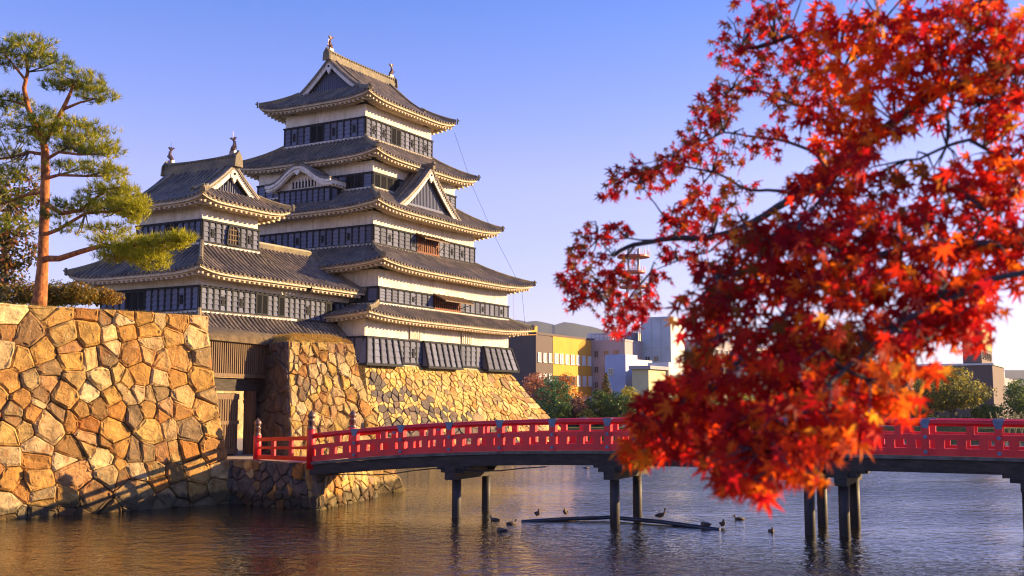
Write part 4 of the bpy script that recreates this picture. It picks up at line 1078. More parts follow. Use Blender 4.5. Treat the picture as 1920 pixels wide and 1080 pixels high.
# dry grass blades on the pier and the wall top
def blades(parent, pts, h, cols, name):
    P = np.array(pts); n = len(P); a = rng.uniform(0, 6.28, n); s = np.c_[np.cos(a), np.sin(a), np.zeros(n)]*.012
    t = P + np.c_[rng.normal(size=(n,2))*.06, h*rng.uniform(.5, 1.3, n)]
    V = np.stack([P-s, P+s, t], 1).reshape(-1,3); c = np.array(cols)[rng.integers(0, len(cols), n)]
    return link(name, np_mesh(name, V, np.arange(3*n).reshape(n,3), M['foliage'], np.repeat(c, 3, axis=0)), parent, kind='stuff')
pts = []
for _ in range(5000):
    q, r = random.random(), random.random()**1.5; p = TP(PW*q, PH, 0) - NP*(4.0*r); e = min(q, 1-q, r*1.2+.02); pts.append(p + Vector((0,0,-.05+.4*min(1, e*4.5)**.6)))
blades(gp, pts, .09, [(.5,.30,.06),(.44,.25,.05),(.34,.24,.06)], 'grass_blades')
pts = []
for _ in range(5000): s = random.uniform(-12, -1.2); p = CB + DW*s - NW*(.9+random.random()**2*2.5); pts.append(Vector((p.x, p.y, 6.86)))
o = blades(None, pts, .2, [(.20,.17,.03),(.30,.20,.04),(.12,.13,.02)], 'wall_top_grass'); o['label'] = 'thin dry grass along the top of the moat wall'; o['category'] = 'grass'

# ------------------------------------------------------------------ maple in the foreground
def leaf_template(v):
    """seven-lobed maple leaf in the xy plane, stalk at the origin, tip along +y; v varies the lobes"""
    rs = np.random.default_rng(v)
    lob = [(-128,.42),(-84,.72),(-42,.93),(0,1.0),(42,.93),(84,.72),(128,.42)]
    pts = [(0,0.0)]; out = []
    for i, (a, r) in enumerate(lob):
        r *= rs.uniform(.9, 1.08); a += rs.uniform(-4, 4)
        if i: out.append((a-21 if i else a, .26+.05*rs.random()))
        out.append((a-6, r*.62)); out.append((a, r)); out.append((a+6, r*.62))
    P = [(0,.0,0)]
    curl = rs.uniform(-.1, .7)
    for a, r in out:
        x, y = math.sin(R(a))*r, math.cos(R(a))*r; P.append((x, y, -curl*r*r*.45 + .05*math.sin(a*.15)))
    return np.array(P), np.array([(0, i, i+1) for i in range(1, len(out))])
LT = [leaf_template(k) for k in range(5)]
DEEP = [(.52,.012,.016),(.38,.010,.018),(.60,.022,.015),(.30,.012,.02),(.46,.02,.014)]
HOT = [(.84,.075,.012),(.88,.13,.012),(.78,.04,.012),(.9,.2,.015),(.74,.03,.014)]
GOLD = [(.85,.26,.02),(.8,.34,.03),(.75,.14,.015)]
OLIV = [(.30,.10,.02),(.22,.09,.02),(.36,.05,.02)]
maple_base = Vector((5.6, 4.4, 2.03))
mp_ = thing('maple_tree', 'red autumn maple whose branches hang into the right of the picture', 'maple tree', maple_base)
def mpt(x, y, d): return at(x, y, d) - maple_base
mb = MB(); mb.tube([(0,0,-.1),(-.05,.05,.6),(.02,.1,1.4),(-.12,.2,2.2),(-.3,.25,3.0),(-.5,.2,3.9)], [.24,.19,.17,.14,.11,.06], 12); mb.build('trunk', M['bark_dark'], mp_, True)
HUB = Vector((-.1,.2,2.2)); HUB2 = Vector((-.28,.25,2.9)); HUB3 = Vector((.0,.1,1.5))
mlimbs = [
 (HUB2, [(2150,60,4.2),(1960,120,4.2),(1800,150,4.1),(1700,205,4.1),(1620,270,4.1),(1560,330,4.15),(1500,365,4.3),(1440,400,4.5),(1380,430,4.6),(1310,446,4.7),(1240,450,4.8),(1190,462,4.9),(1150,480,4.9)], .042),
 (HUB2, [(2150,-60,4.4),(1950,-30,4.4),(1800,20,4.3),(1650,40,4.4),(1540,60,4.5),(1450,75,4.6),(1390,90,4.7)], .035),
 (HUB, [(2150,330,3.9),(1990,330,3.8),(1890,300,3.8),(1820,262,3.85),(1760,285,3.9),(1700,300,4.0)], .02),
 (HUB, [(2150,440,3.8),(1960,455,3.6),(1820,460,3.5),(1700,470,3.5),(1600,500,3.5),(1500,560,3.5),(1420,640,3.5),(1350,720,3.5),(1280,780,3.5),(1230,820,3.5)], .026),
 (HUB3, [(2200,470,3.4),(1980,500,3.3),(1860,515,3.3),(1760,560,3.3),(1680,620,3.2),(1580,690,3.1),(1500,780,3.0),(1440,850,3.0),(1410,900,2.95)], .02),
 (None, [(1560,330,4.15),(1530,290,4.3),(1480,265,4.5),(1420,255,4.7),(1360,250,4.8),(1310,265,4.9)], .014),
 (None, [(1500,365,4.3),(1440,355,4.6),(1400,350,4.8),(1330,320,4.9),(1260,305,5.0),(1190,325,5.1)], .013),
 (None, [(1310,446,4.7),(1260,420,4.8),(1230,380,4.9),(1200,345,5.0)], .009),
 (None, [(1620,270,4.1),(1560,240,4.3),(1500,200,4.5),(1430,175,4.7),(1370,170,4.8)], .014),
 (None, [(1240,450,4.8),(1180,450,4.9),(1120,450,5.0)], .008),
 (None, [(1190,462,4.9),(1150,510,5.0),(1120,550,5.0),(1100,560,5.0)], .008),
 (None, [(1380,430,4.6),(1330,470,4.7),(1270,490,4.7),(1220,510,4.8)], .009),
 (None, [(1600,500,3.5),(1540,440,3.6),(1470,430,3.7),(1420,460,3.8),(1360,520,3.8)], .014),
 (None, [(1420,640,3.5),(1370,620,3.6),(1310,640,3.6),(1280,680,3.6)], .010),
 (None, [(1680,620,3.2),(1740,640,3.2),(1780,600,3.3)], .010),
 (None, [(1580,690,3.1),(1640,720,3.1),(1680,760,3.1)], .010),
 (None, [(1700,205,4.1),(1760,180,4.0),(1840,200,3.9),(1900,180,3.9)], .012),
 (None, [(1540,60,4.5),(1570,110,4.3),(1590,180,4.2)], .010),
 (None, [(1820,460,3.5),(1850,400,3.6),(1900,370,3.7)], .010),
]
mpaths = []
for hub, pth, r0 in mlimbs:
    pts = ([hub] if hub is not None else []) + [mpt(*q) for q in pth]
    # small wiggle so that no limb is a straight bar
    fine = []
    for i in range(len(pts)-1):
        for k in range(3):
            q = lerp(pts[i], pts[i+1], k/3); fine.append(q + Vector((noise.noise(q*5), noise.noise(q*5+Vector((7,0,0))), noise.noise(q*5+Vector((0,9,0)))))*.022*(1 if i else 0))
    fine.append(pts[-1]); mb = MB(); mb.tube(fine, [lerp(r0*.62, r0*.22, i/(len(fine)-1)) for i in range(len(fine))], 7); mb.build('branch', M['bark_dark'], mp_, True); mpaths.append(fine)
# sprays: px, py, rx, ry, depth, leaves, palette weights (deep, hot, gold, olive)
SP = [
 (1400,40,60,35,4.7,34,'DDDO'),(1375,90,38,40,4.8,26,'DDO'),(1450,30,50,36,4.6,34,'DDDH'),(1470,95,55,45,4.6,36,'DDDO'),(1410,115,44,36,4.7,24,'DDDO'),(1500,140,60,40,4.5,34,'DDO'),
 (1440,150,60,24,4.7,26,'ODD'),(1370,165,50,22,4.8,26,'OOD'),(1330,200,36,30,4.9,22,'DDO'),(1480,195,50,30,4.5,24,'OOD'),
 (1340,220,46,24,4.9,22,'DOD'),(1310,250,40,26,4.9,22,'DDO'),(1285,285,40,24,5.0,22,'OD'),(1360,215,30,18,4.8,14,'OOD'),
 (1445,270,42,36,4.6,26,'DDD'),(1380,285,40,26,4.8,20,'OOD'),(1330,300,44,26,4.9,22,'ODD'),
 (1255,305,40,22,5.0,22,'DDO'),(1205,320,36,22,5.0,22,'OOD'),(1165,338,30,22,5.1,18,'ODD'),(1145,362,20,18,5.1,10,'DDD'),(1230,335,40,18,5.0,16,'OOD'),(1215,350,22,16,5.0,10,'DDH'),
 (1320,355,46,28,4.9,22,'OOD'),(1380,365,50,26,4.8,22,'OOD'),(1300,395,40,26,4.8,24,'HDD'),(1350,400,40,24,4.7,18,'DOO'),(1270,410,32,26,4.8,20,'HDD'),(1265,445,34,26,4.8,18,'DDH'),(1320,440,30,22,4.7,14,'DD'),
 (1165,430,30,16,4.9,14,'DDD'),(1110,440,36,22,5.0,20,'DDO'),(1090,480,32,30,5.0,22,'DOO'),(1070,520,28,30,5.0,20,'DDO'),(1110,530,44,34,5.0,32,'ODD'),(1080,555,32,26,5.0,18,'DDD'),(1140,565,44,36,5.0,28,'ODD'),(1170,540,40,30,4.9,22,'DDO'),(1190,585,36,30,4.9,22,'DDD'),(1165,610,36,24,5.0,20,'DDD'),(1220,560,26,30,4.8,14,'DDD'),(1150,500,36,24,4.9,18,'DDO'),
 (1270,475,36,18,4.7,14,'DDD'),(1310,490,34,18,4.7,14,'DDO'),(1230,520,22,18,4.8,8,'DD'),
 (1350,520,56,36,3.9,36,'ODD'),(1420,480,60,44,3.8,44,'DDO'),(1400,430,46,26,3.9,26,'GODH'),(1480,440,60,40,3.7,40,'DDD'),(1470,520,70,50,3.7,52,'DDHD'),(1390,560,66,44,3.7,46,'ODDD'),(1320,570,56,36,3.8,34,'DDO'),(1330,612,46,28,3.8,28,'DDD'),
 (1560,380,70,50,3.8,48,'HDDH'),(1520,340,50,30,4.0,30,'HHD'),(1590,330,60,44,3.8,40,'HDDD'),(1530,470,70,50,3.5,48,'DDHD'),(1600,440,70,56,3.5,50,'DDHD'),(1540,550,70,50,3.4,50,'HDHD'),(1620,530,70,54,3.4,50,'HDGH'),(1500,620,70,50,3.4,52,'HGDD'),(1430,640,66,50,3.5,48,'DODD'),(1360,650,60,44,3.6,40,'DDOD'),(1300,685,42,30,3.7,28,'ODH'),
 (1570,650,70,50,3.2,50,'DODG'),(1640,620,60,44,3.3,40,'DHDD'),(1500,700,70,50,3.2,52,'DGDH'),(1420,720,66,50,3.3,50,'DDHD'),(1340,730,60,46,3.4,42,'DDHD'),(1270,740,50,40,3.5,34,'DDH'),(1220,770,40,40,3.5,30,'DDDH'),(1200,815,30,36,3.5,24,'DDHG'),(1240,810,44,36,3.5,30,'DDD'),(1300,790,60,44,3.4,40,'DDHD'),(1185,850,20,22,3.5,12,'GHG'),(1225,845,34,22,3.5,16,'HGD'),(1280,840,40,24,3.4,20,'DDH'),
 (1380,800,66,46,3.2,46,'DDDH'),(1460,790,66,50,3.0,46,'DDHD'),(1540,770,66,50,3.0,46,'HDDG'),(1610,750,60,40,3.1,36,'DHHD'),(1660,765,36,34,3.1,20,'HGH'),(1680,740,30,26,3.1,14,'HGH'),(1590,810,46,34,3.0,24,'HDH'),(1520,840,54,36,3.0,30,'HHD'),(1440,850,60,40,3.0,36,'DHDH'),(1370,855,50,36,3.1,30,'DDHD'),
 (1340,880,36,26,3.1,16,'DHH'),(1380,900,40,24,3.0,18,'HHD'),(1430,900,46,26,3.0,20,'HHH'),(1480,870,40,26,3.0,16,'DHD'),(1510,890,22,20,3.0,9,'GGH'),(1410,920,28,14,3.0,7,'HH'),
 (1620,690,50,36,3.2,28,'DHGD'),(1690,690,34,26,3.3,16,'HGH'),(1680,640,46,36,3.3,26,'HDHG'),(1730,690,24,18,3.3,9,'HGH'),(1650,690,30,26,3.2,14,'HGH'),
 (1700,560,66,46,3.4,42,'DHDD'),(1770,560,56,40,3.4,34,'DDHD'),(1780,610,50,36,3.4,28,'DDDH'),(1730,610,46,30,3.4,24,'DDD'),(1810,640,26,24,3.4,12,'HDH'),(1720,650,30,22,3.4,12,'HDD'),(1800,580,40,36,3.4,22,'HDD'),
 (1760,500,66,46,3.5,40,'HHDD'),(1830,520,50,30,3.5,28,'DHH'),(1870,540,26,18,3.6,12,'HDH'),(1690,490,60,44,3.5,38,'HDDD'),(1670,420,66,44,3.6,38,'DDDO'),(1740,430,66,46,3.6,42,'DHDD'),(1820,440,60,46,3.6,40,'HHDH'),(1890,450,50,44,3.6,34,'DDHD'),(1740,370,50,30,3.7,26,'DODD'),(1830,370,60,44,3.7,38,'HDDH'),(1890,380,50,44,3.7,34,'DHHD'),(1850,310,50,36,3.8,30,'HDH'),(1900,300,40,40,3.8,26,'DDHD'),(1790,330,40,24,3.8,18,'HDD'),(1660,350,56,24,3.9,24,'OODO'),(1720,325,36,16,3.9,12,'ODO'),
 (1560,40,60,40,4.2,40,'HDHD'),(1530,90,50,40,4.3,34,'DDHH'),(1590,110,54,44,4.1,40,'HHGH'),(1560,160,50,44,4.2,36,'GHHD'),(1540,220,56,40,4.2,36,'DOHD'),(1600,200,54,44,4.0,40,'HHHG'),(1620,260,50,36,4.0,32,'HGHH'),(1590,300,50,26,4.0,26,'HHD'),(1660,240,50,24,4.0,24,'DHH'),(1650,60,60,44,4.1,42,'HDDH'),(1720,40,60,40,4.0,42,'DHDD'),(1700,100,60,40,4.0,40,'HDDH'),(1650,150,50,36,4.0,34,'GHHH'),(1720,160,56,36,3.9,36,'DDHH'),(1790,40,60,40,3.9,40,'DODH'),(1780,100,60,36,3.9,36,'DHDD'),(1860,40,60,50,3.8,44,'HDOH'),(1860,110,50,40,3.8,34,'OGDD'),(1780,170,50,30,3.9,28,'HDG'),(1850,170,40,24,3.9,22,'DHH'),(1910,120,30,60,3.8,30,'ODDH'),(1900,190,30,20,3.8,14,'DO'),(1810,225,30,16,3.9,9,'DDH'),(1740,215,40,18,3.9,14,'HDD'),(1890,240,36,18,3.8,12,'DDG'),(1560,270,40,30,4.2,20,'DHD'),
 # out of frame, so that the crown goes on
 (1990,100,90,90,3.7,30,'DHDO'),(2000,260,80,80,3.6,26,'HDDH'),(2010,420,80,80,3.5,26,'DHHD'),(1905,60,50,50,3.8,44,'HHDD'),(1880,220,40,40,3.8,30,'HDHD'),(1900,480,40,60,3.6,40,'HHDH'),(1840,240,40,30,3.9,16,'HGH'),(1900,340,30,40,3.7,24,'HHG'),(1650,-60,120,50,4.1,60,'HDHD'),(1850,-60,120,60,3.9,60,'HDHD'),(1450,-40,80,40,4.6,40,'DDDO'),
]
PAL = {'D': DEEP, 'H': HOT, 'G': GOLD, 'O': OLIV}
LV = []; twig = MB()
allp = [(p, pi, k) for pi, f in enumerate(mpaths) for k, p in enumerate(f)]
ap = np.array([tuple(a[0]) for a in allp])
for x, y, rx, ry, d, n, pal in SP:
    sc = d/F; c = mpt(x, y, d); ca = np.array(c)
    near = Vector(ap[np.argmin(((ap-ca)**2).sum(1))])
    tips = []
    for k in range(4 if n > 12 else 2):
        e = c + Vector((random.uniform(-.8,.8)*rx*sc, random.uniform(-.25,.25), random.uniform(-.6,.8)*ry*sc)); md = (near+e)/2 + Vector((random.uniform(-.03,.03), random.uniform(-.03,.03), random.uniform(.0,.05)))
        twig.tube([near, md, e], [.0045,.003,.0012], 5); tips.append(e)
    n2 = int(n*(1.2 if y < 420 else 1.3 if y < 620 else 1.1) if d < 4.4 else n*1.5); rx *= .86; ry *= .86
    for k in range(n2):
        ux, uz, uy = random.uniform(-1,1), random.uniform(-1,1), random.gauss(0, 1)
        if ux*ux + uz*uz > 1.1: ux *= .7; uz *= .7
        p = ca + np.array([ux*rx*sc, uy*max(.12, rx*sc*1.1), uz*ry*sc])
        tip = np.array([-.35 + random.gauss(0,.55), random.gauss(0,.4), -.8 + random.gauss(0,.35)]); tip /= np.linalg.norm(tip)
        nr = np.array([random.gauss(.25,.8), -.8 if random.random() < .75 else random.gauss(0,1), .35 + random.gauss(0,.5)]); nr -= tip*nr.dot(tip); nr /= np.linalg.norm(nr)
        ch = random.choice(pal); ch = 'H' if ch == 'D' and d < 4.4 and random.random() < .08 else ch; cl = PAL[ch]; col = np.array(random.choice(cl))*random.uniform(.75, 1.2)
        LV.append((p, tip, nr, random.uniform(.034, .048) if d > 4.4 else random.uniform(.040, .066), col, random.randrange(5)))
def leaf_mats(lv):
    p, tip, nr, s, col, k = lv; xx = np.cross(tip, nr); return np.c_[xx*s, tip*s, nr*s], p, col, k
# the leaves that show largest are parts of their own, the rest one mass
order = sorted(range(len(LV)), key=lambda i: np.linalg.norm(LV[i][0] + np.array(maple_base) - np.array((0,0,EYE))) / LV[i][3])
inframe = [i for i in order if (lambda q: abs(q[0]/q[1]) < .46 and -.155 < (q[2]-EYE)/q[1] < .37)(LV[i][0] + np.array(maple_base))]
big = set(inframe[:300]); cache = {}
for i in big:
    Mx, p, col, k = leaf_mats(LV[i]); key = (k, tuple(np.round(col*8).astype(int)))
    if key not in cache:
        V = LT[k][0]; cache[key] = np_mesh('leaf', V, LT[k][1], M['maple'], np.repeat(col[None], len(V), 0))
    o = link('leaf', cache[key], mp_); o.matrix_local = Matrix([[*Mx[r], p[r]] for r in range(3)] + [[0,0,0,1]])
VV, FF, TT = [], [], []; off = 0
for i in range(len(LV)):
    if i in big: continue
    Mx, p, col, k = leaf_mats(LV[i]); V = LT[k][0] @ Mx.T + p; VV.append(V); FF.append(LT[k][1] + off); off += len(V); TT.append(np.repeat(col[None], len(V), 0))
link('foliage', np_mesh('foliage', np.vstack(VV), np.vstack(FF), M['maple'], np.vstack(TT)), mp_, kind='stuff')
twig.build('twigs', M['bark_dark'], mp_, kind='stuff')
# ------------------------------------------------------------------ ducks and the floating pipe
M['duck_brown'] = simple('duck_brown', (0.13,0.085,0.055), 0.7, 0.5, 14, 0.2, 40)
M['duck_dark'] = simple('duck_dark', (0.05,0.04,0.04), 0.6, 0.4, 14, 0.1, 40)
M['bill'] = simple('duck_bill', (0.35,0.22,0.05), 0.5, 0.2, 10, 0)
M['pipe'] = simple('dark_pipe', (0.03,0.035,0.05), 0.4, 0.3, 3, 0.1)
def duck_parts(pose):
    """pose: swim, stand (upright, neck drawn in), alert (neck up), sleep"""
    mb = MB(); z = 0 if pose in ('swim','sleep') else .12; tilt = {'swim': .0, 'sleep': 0, 'stand': .14, 'alert': .2}[pose]
    body = [(-.27,.07,.012),(-.22,.075,.045),(-.14,.075,.085),(-.03,.07,.112),(.08,.075,.108),(.16,.095,.08),(.2,.12,.055)]
    neck = {'swim': [(.215,.16,.038),(.225,.2,.036),(.25,.235,.045),(.275,.245,.043),(.3,.24,.024)], 'alert': [(.22,.2,.037),(.225,.27,.034),(.25,.32,.045),(.28,.33,.042),(.305,.325,.022)],
            'stand': [(.19,.16,.05),(.17,.2,.05),(.18,.235,.05),(.21,.24,.045),(.24,.235,.024)], 'sleep': [(.19,.14,.05),(.14,.165,.05),(.09,.17,.048),(.05,.165,.04),(.03,.16,.02)]}[pose]
    pts = [(x, 0, z + zz + x*tilt) for x, zz, r in body + neck]; mb.tube(pts, [r for *_, r in body + neck], 12)
    vs = np.array(mb.v); 
    mb.v = [tuple(v) for v in vs]
    bl = MB(); e = Vector(pts[-1]); dr = -1 if pose == 'sleep' else 1
    bl.hexa([e+Vector((-.01*dr,-.018,-.012)), e+Vector((.06*dr,-.016,-.02)), e+Vector((.06*dr,.016,-.02)), e+Vector((-.01*dr,.018,-.012)), e+Vector((-.01*dr,-.014,.014)), e+Vector((.055*dr,-.012,-.008)), e+Vector((.055*dr,.012,-.008)), e+Vector((-.01*dr,.014,.014))])
    wg = MB()
    for sg in (-1, 1): wg.tube([(.11,sg*.085,z+.1+.1*tilt),(0,sg*.108,z+.1),(-.13,sg*.08,z+.1-.1*tilt),(-.27,sg*.02,z+.11-.25*tilt)], [.03,.05,.038,.006], 8)
    lg = None
    if z:
        lg = MB()
        for sg in (-1, 1): lg.tube([(-.01,sg*.05,z+.0),(0,sg*.05,.02),(.05,sg*.05,.0)], [.014,.009,.012], 6)
    return mb, bl, wg, lg
MD = {}
for ps in ('swim','alert','stand','sleep'):
    a, b, c, d = duck_parts(ps); MD[ps] = (a.mesh('body', M['duck_brown'], True), b.mesh('bill', M['bill']), c.mesh('wings', M['duck_dark'], True), d.mesh('legs', M['bill']) if d else None)
def duck(label, x, y, z, pose, rot, s=.66):
    t = thing('duck', label, 'duck', (x, y, z), rot, 'ducks on the moat'); t.scale = (s, s, s)
    b, bl, wg, lg = MD[pose]; link('body', b, t); link('bill', bl, t); link('wing_pair', wg, t)
    if lg: link('leg_pair', lg, t)
PIPE = [(.3,34.92,-.01),(1.6,35.1,.06),(3.13,35.25,.10),(4.6,34.1,.08),(6.1,32.66,.0)]
mb = MB(); mb.tube([lerp(Vector(PIPE[i]), Vector(PIPE[i+1]), k/4) for i in range(4) for k in range(4)] + [PIPE[-1]], .065, 10); mb.build('floating_pipe', M['pipe'], smooth=True, label='long black pipe floating in front of the middle bridge pier', cat='pipe')
duck('brown duck swimming at the left of the group, beside the left pier', -.54, 35.25, -.03, 'swim', 2.6)
duck('duck swimming toward the left end of the floating pipe', -.02, 34.2, -.03, 'swim', .4)
duck('duck with head tucked, nearest to us below the left pier', -.28, 32.4, -.04, 'sleep', 3.0)
duck('plump duck standing on the left tip of the floating pipe', .8, 35.0, .12, 'stand', -1.2)
duck('duck standing on the pipe between its tip and the pier', 1.7, 35.12, .15, 'stand', -1.9)
duck('tall duck with neck raised on the pipe right of the pier', 4.55, 34.15, .15, 'alert', -.5)
duck('duck lying low on the right end of the pipe', 5.75, 33.0, .07, 'sleep', 3.3)
duck('duck standing at the very right tip of the pipe', 6.3, 33.3, -.02, 'stand', -1.5)
duck('duck swimming away just beyond the right end of the pipe', 7.27, 35.5, -.03, 'swim', 3.3)
duck('lone duck facing us near the right pier', 7.5, 32.2, -.03, 'swim', -1.6)
duck('small distant duck seen beneath the bridge deck', 4.25, 63.2, -.03, 'swim', 0.2)

# ------------------------------------------------------------------ far bank: fence, people, trees
M['fence'] = simple('white_fence', (0.6,0.57,0.52), 0.7, 0.15, 3, 0)
fn = thing('bank_fence', 'long pale railing along the far bank behind the bridge', 'fence', (30,119.4,1.1))
mb = MB(); mb.box((0-18,-.04,.82),(40,.04,.92)); mb.build('top_rail', M['fence'], fn); mb = MB(); mb.box((-18,-.03,.12),(40,.03,.2)); mb.build('bottom_rail', M['fence'], fn)
mb = MB(); mb.box((-.07,-.07,-.2),(.07,.07,1.0)); me = mb.mesh('fence_post', M['fence'])
for k in range(30): link('fence_post', me, fn, (-18+2*k, 0, 0))
mb = MB()
for k in range(240): x = -18 + k*.24; mb.box((x-.02,-.02,.2),(x+.02,.02,.82))
mb.build('pickets', M['fence'], fn, kind='stuff')
bf = thing('bamboo_trellis', 'sunlit trellis of crossed bamboo poles behind the right end of the bridge', 'trellis', (46,104,1.0)); M['bamboo'] = simple('bamboo', (0.5,0.40,0.12), 0.6, 0.25, 4, 0)
for k in range(9):
    for sg in (-1, 1):
        mb = MB(); mb.tube([(k*.6,.05*sg,-1.2),(k*.6+sg*.9,.05*sg,1.9)], .05, 6); mb.build('bamboo_pole', M['bamboo'], bf)
mb = MB(); mb.tube([(-.5,0,1.2),(5.5,0,1.2)], .045, 6); mb.build('cross_rail', M['bamboo'], bf)
def bank_mesh(): pass
def person(label, x, y, z, cols, rot=0):
    t = thing('person', label, 'person', (x, y, z), rot, 'people walking on the far bank')
    J = [(0,0,.92),(0,0,1.15),(0,0,1.38),(0,0,1.5),(0,.01,1.66),(.1,0,.88),(.11,.04,.48),(.11,0,.06),(.11,-.12,.03),(-.1,0,.88),(-.11,-.1,.48),(-.11,.12,.06),(-.11,.0,.03),(.19,0,1.36),(.24,.03,1.1),(.23,-.08,.86),(-.19,0,1.36),(-.24,.03,1.1),(-.23,-.06,.86)]
    E_ = [(0,1),(1,2),(2,3),(3,4),(0,5),(5,6),(6,7),(7,8),(0,9),(9,10),(10,11),(11,12),(2,13),(13,14),(14,15),(2,16),(16,17),(17,18)]
    rad = [.15,.14,.16,.06,.1,.09,.065,.045,.04,.09,.065,.045,.04,.065,.05,.035,.065,.05,.035]
    me = bpy.data.meshes.new('body'); me.from_pydata(J, E_, []); o = link('body', me, t)
    m = o.modifiers.new('skin', 'SKIN'); 
    for i, r in enumerate(rad): me.skin_vertices[0].data[i].radius = (r, r*.8)
    me.skin_vertices[0].data[0].use_root = True
    o.modifiers.new('sub', 'SUBSURF').levels = 1; o.modifiers[-1].render_levels = 1; me.materials.append(cols)
    mb = MB(); mb.lathe((0,.015,1.6), [(.06,.0),(.1,.05),(.105,.1),(.085,.16),(.03,.19)], 8); mb.build('hair', M['dark'], t, True)
M['coat_dark'] = simple('dark_coat', (0.03,0.03,0.045), 0.8, 0.2, 5, 0); M['coat_blue'] = simple('blue_coat', (0.06,0.09,0.16), 0.8, 0.2, 5, 0)
person('person in dark coat on the far bank right of the maple', at(1692,800,123).x, 122.6, 1.25, M['coat_dark'], .6)
person('person in blue coat on the far bank near the right railing cap', at(1755,800,123).x, 122.8, 1.25, M['coat_blue'], 2.4)
person('person in dark coat standing left of the blue coat person', at(1722,800,123).x, 123.2, 1.25, M['coat_dark'], 1.4)

GR = [(0.098, 0.176, 0.039), (0.156, 0.234, 0.049), (0.234, 0.273, 0.058), (0.078, 0.137, 0.049)]; PINEG = [(0.038, 0.146, 0.062), (0.062, 0.208, 0.073), (0.042, 0.125, 0.062), (0.125, 0.229, 0.062)]
YG = [(0.302, 0.302, 0.047), (0.452, 0.377, 0.056), (0.208, 0.246, 0.047), (0.566, 0.415, 0.056)]; ORG = [(0.504, 0.192, 0.036), (0.6, 0.264, 0.048), (0.408, 0.156, 0.048)]; PNK = [(0.494, 0.182, 0.104), (0.39, 0.156, 0.078), (0.338, 0.169, 0.065)]; BRN = [(0.291, 0.146, 0.091), (0.364, 0.164, 0.109), (0.218, 0.127, 0.073)]; OLV = [(0.208, 0.208, 0.042), (0.312, 0.27, 0.046), (0.146, 0.166, 0.042), (0.416, 0.312, 0.042)]
def ft(name, lab, px, d, w, h, cols, n=2600, cat='tree', layers=None, size=.26, z0=1.25):
    x = at(px, 700, d).x
    if layers:  # cloud-pruned pine: flat pads
        cr = [(w*a, w*b*.4, h*c, w*r, w*r, h*.085+.25) for a, b, c, r in layers]
    else:
        cr = []
        for k in range(9):
            a = random.uniform(-1,1); zz = random.uniform(.3, .82); rr = (1-abs(zz-.5))*.42
            cr.append((a*w*.33*(1.25-zz), random.uniform(-.3,.3)*w, h*zz, w*rr*.62, w*rr*.7, h*.19))
        cr.append((0,0,h*.55,w*.36,w*.36,h*.3)); cr.append((0,0,h*.86,w*.2,w*.2,h*.13))
    return tree(name, lab, cat, (x, d, z0), h, cr, n, size, cols, .16+.02*w, group='trees on the far bank')
PADS = [(-.1,0,.95,.22),(.18,.3,.82,.3),(-.25,-.2,.7,.34),(.22,0,.58,.36),(-.2,.3,.45,.4),(.2,-.3,.34,.38),(-.3,0,.25,.36)]
ft('broadleaf_tree', 'round pinkish tree right of the keep base, before the brown building', 1008, 133, 6.8, 6.2, PNK, 3600)
ft('broadleaf_tree', 'bright orange tree in front of the yellow building', 1062, 132, 4.8, 6.2, ORG, 3200)
ft('pine_tree', 'dark cloud-pruned pine before the orange tree', 1040, 125, 4.0, 5.2, PINEG, 4200, 'pine tree', PADS, .2)
ft('broadleaf_tree', 'low brown tree between the two dark pines', 1082, 122, 3.8, 3.2, BRN, 2200)
ft('pine_tree', 'layered green pine beside the low brown tree', 1128, 123, 3.6, 3.6, [(.07,.13,.03),(.12,.16,.03),(.04,.1,.03)], 4000, 'pine tree', PADS, .2)
ft('conifer', 'small pointed conifer with orange tip before the grey building', 1136, 130, 1.9, 5.6, [(.12,.13,.03),(.28,.15,.03),(.06,.09,.03)], 1500, 'conifer', [(0,0,.95,.15),(.0,.1,.8,.28),(0,-.1,.65,.38),(0,0,.5,.46),(0,0,.35,.5)])
ft('broadleaf_tree', 'light green tree left of the maple, before the blue building', 1180, 126, 4.4, 4.4, YG, 2800)
ft('pine_tree', 'green pine partly hidden by the maple at its left edge', 1160, 121, 3.2, 3.4, [(.08,.14,.03),(.05,.1,.03)], 3000, 'pine tree', PADS, .2)
ft('broadleaf_tree', 'yellow green tree touching the left edge of the red maple', 1228, 127, 4.8, 4.2, YG, 2800)
ft('broadleaf_tree', 'dark green shrubby tree at the foot of the keep base', 1052, 120.5, 3.2, 2.6, GR, 1800)
ft('broadleaf_tree', 'yellowish shrub low before the layered pine', 1100, 121, 3.0, 1.9, YG, 1500)
for k, px in enumerate((1275,1330,1390,1450,1500)): ft('broadleaf_tree', ('leftmost of the bank trees glimpsed through the red maple','green bank tree behind the maple, under the grey town block','yellow bank tree behind the densest part of the maple','olive bank tree behind the maple, beside the cream town block','green bank tree behind the maple, left of the tall yellow tree')[k], px, 125+2*k, 4.8, 4.6, (YG,GR,YG,OLV,GR)[k], 2000)
ft('broadleaf_tree', 'tall yellow tree showing through gaps in the maple', 1565, 118.8, 7.5, 10.5, [(.32,.26,.03),(.22,.2,.03),(.42,.3,.03)], 5200, size=.3)
ft('broadleaf_tree', 'sunny yellow green tree left of the broad olive tree', 1668, 124, 4.6, 4.6, YG, 2600)
ft('broadleaf_tree', 'broad olive green tree at right before the brown tower', 1785, 121, 10.5, 6.6, OLV, 8500, size=.3)
ft('broadleaf_tree', 'dark green tree cut by the right edge of the picture', 1912, 120, 4.8, 5.2, GR, 3200)
ft('broadleaf_tree', 'dark low tree under the broad olive tree', 1850, 119.5, 4.5, 2.4, GR, 2000)
ft('broadleaf_tree', 'dark bush left of the broad olive tree trunk', 1715, 119.8, 3.6, 2.2, GR, 1600)
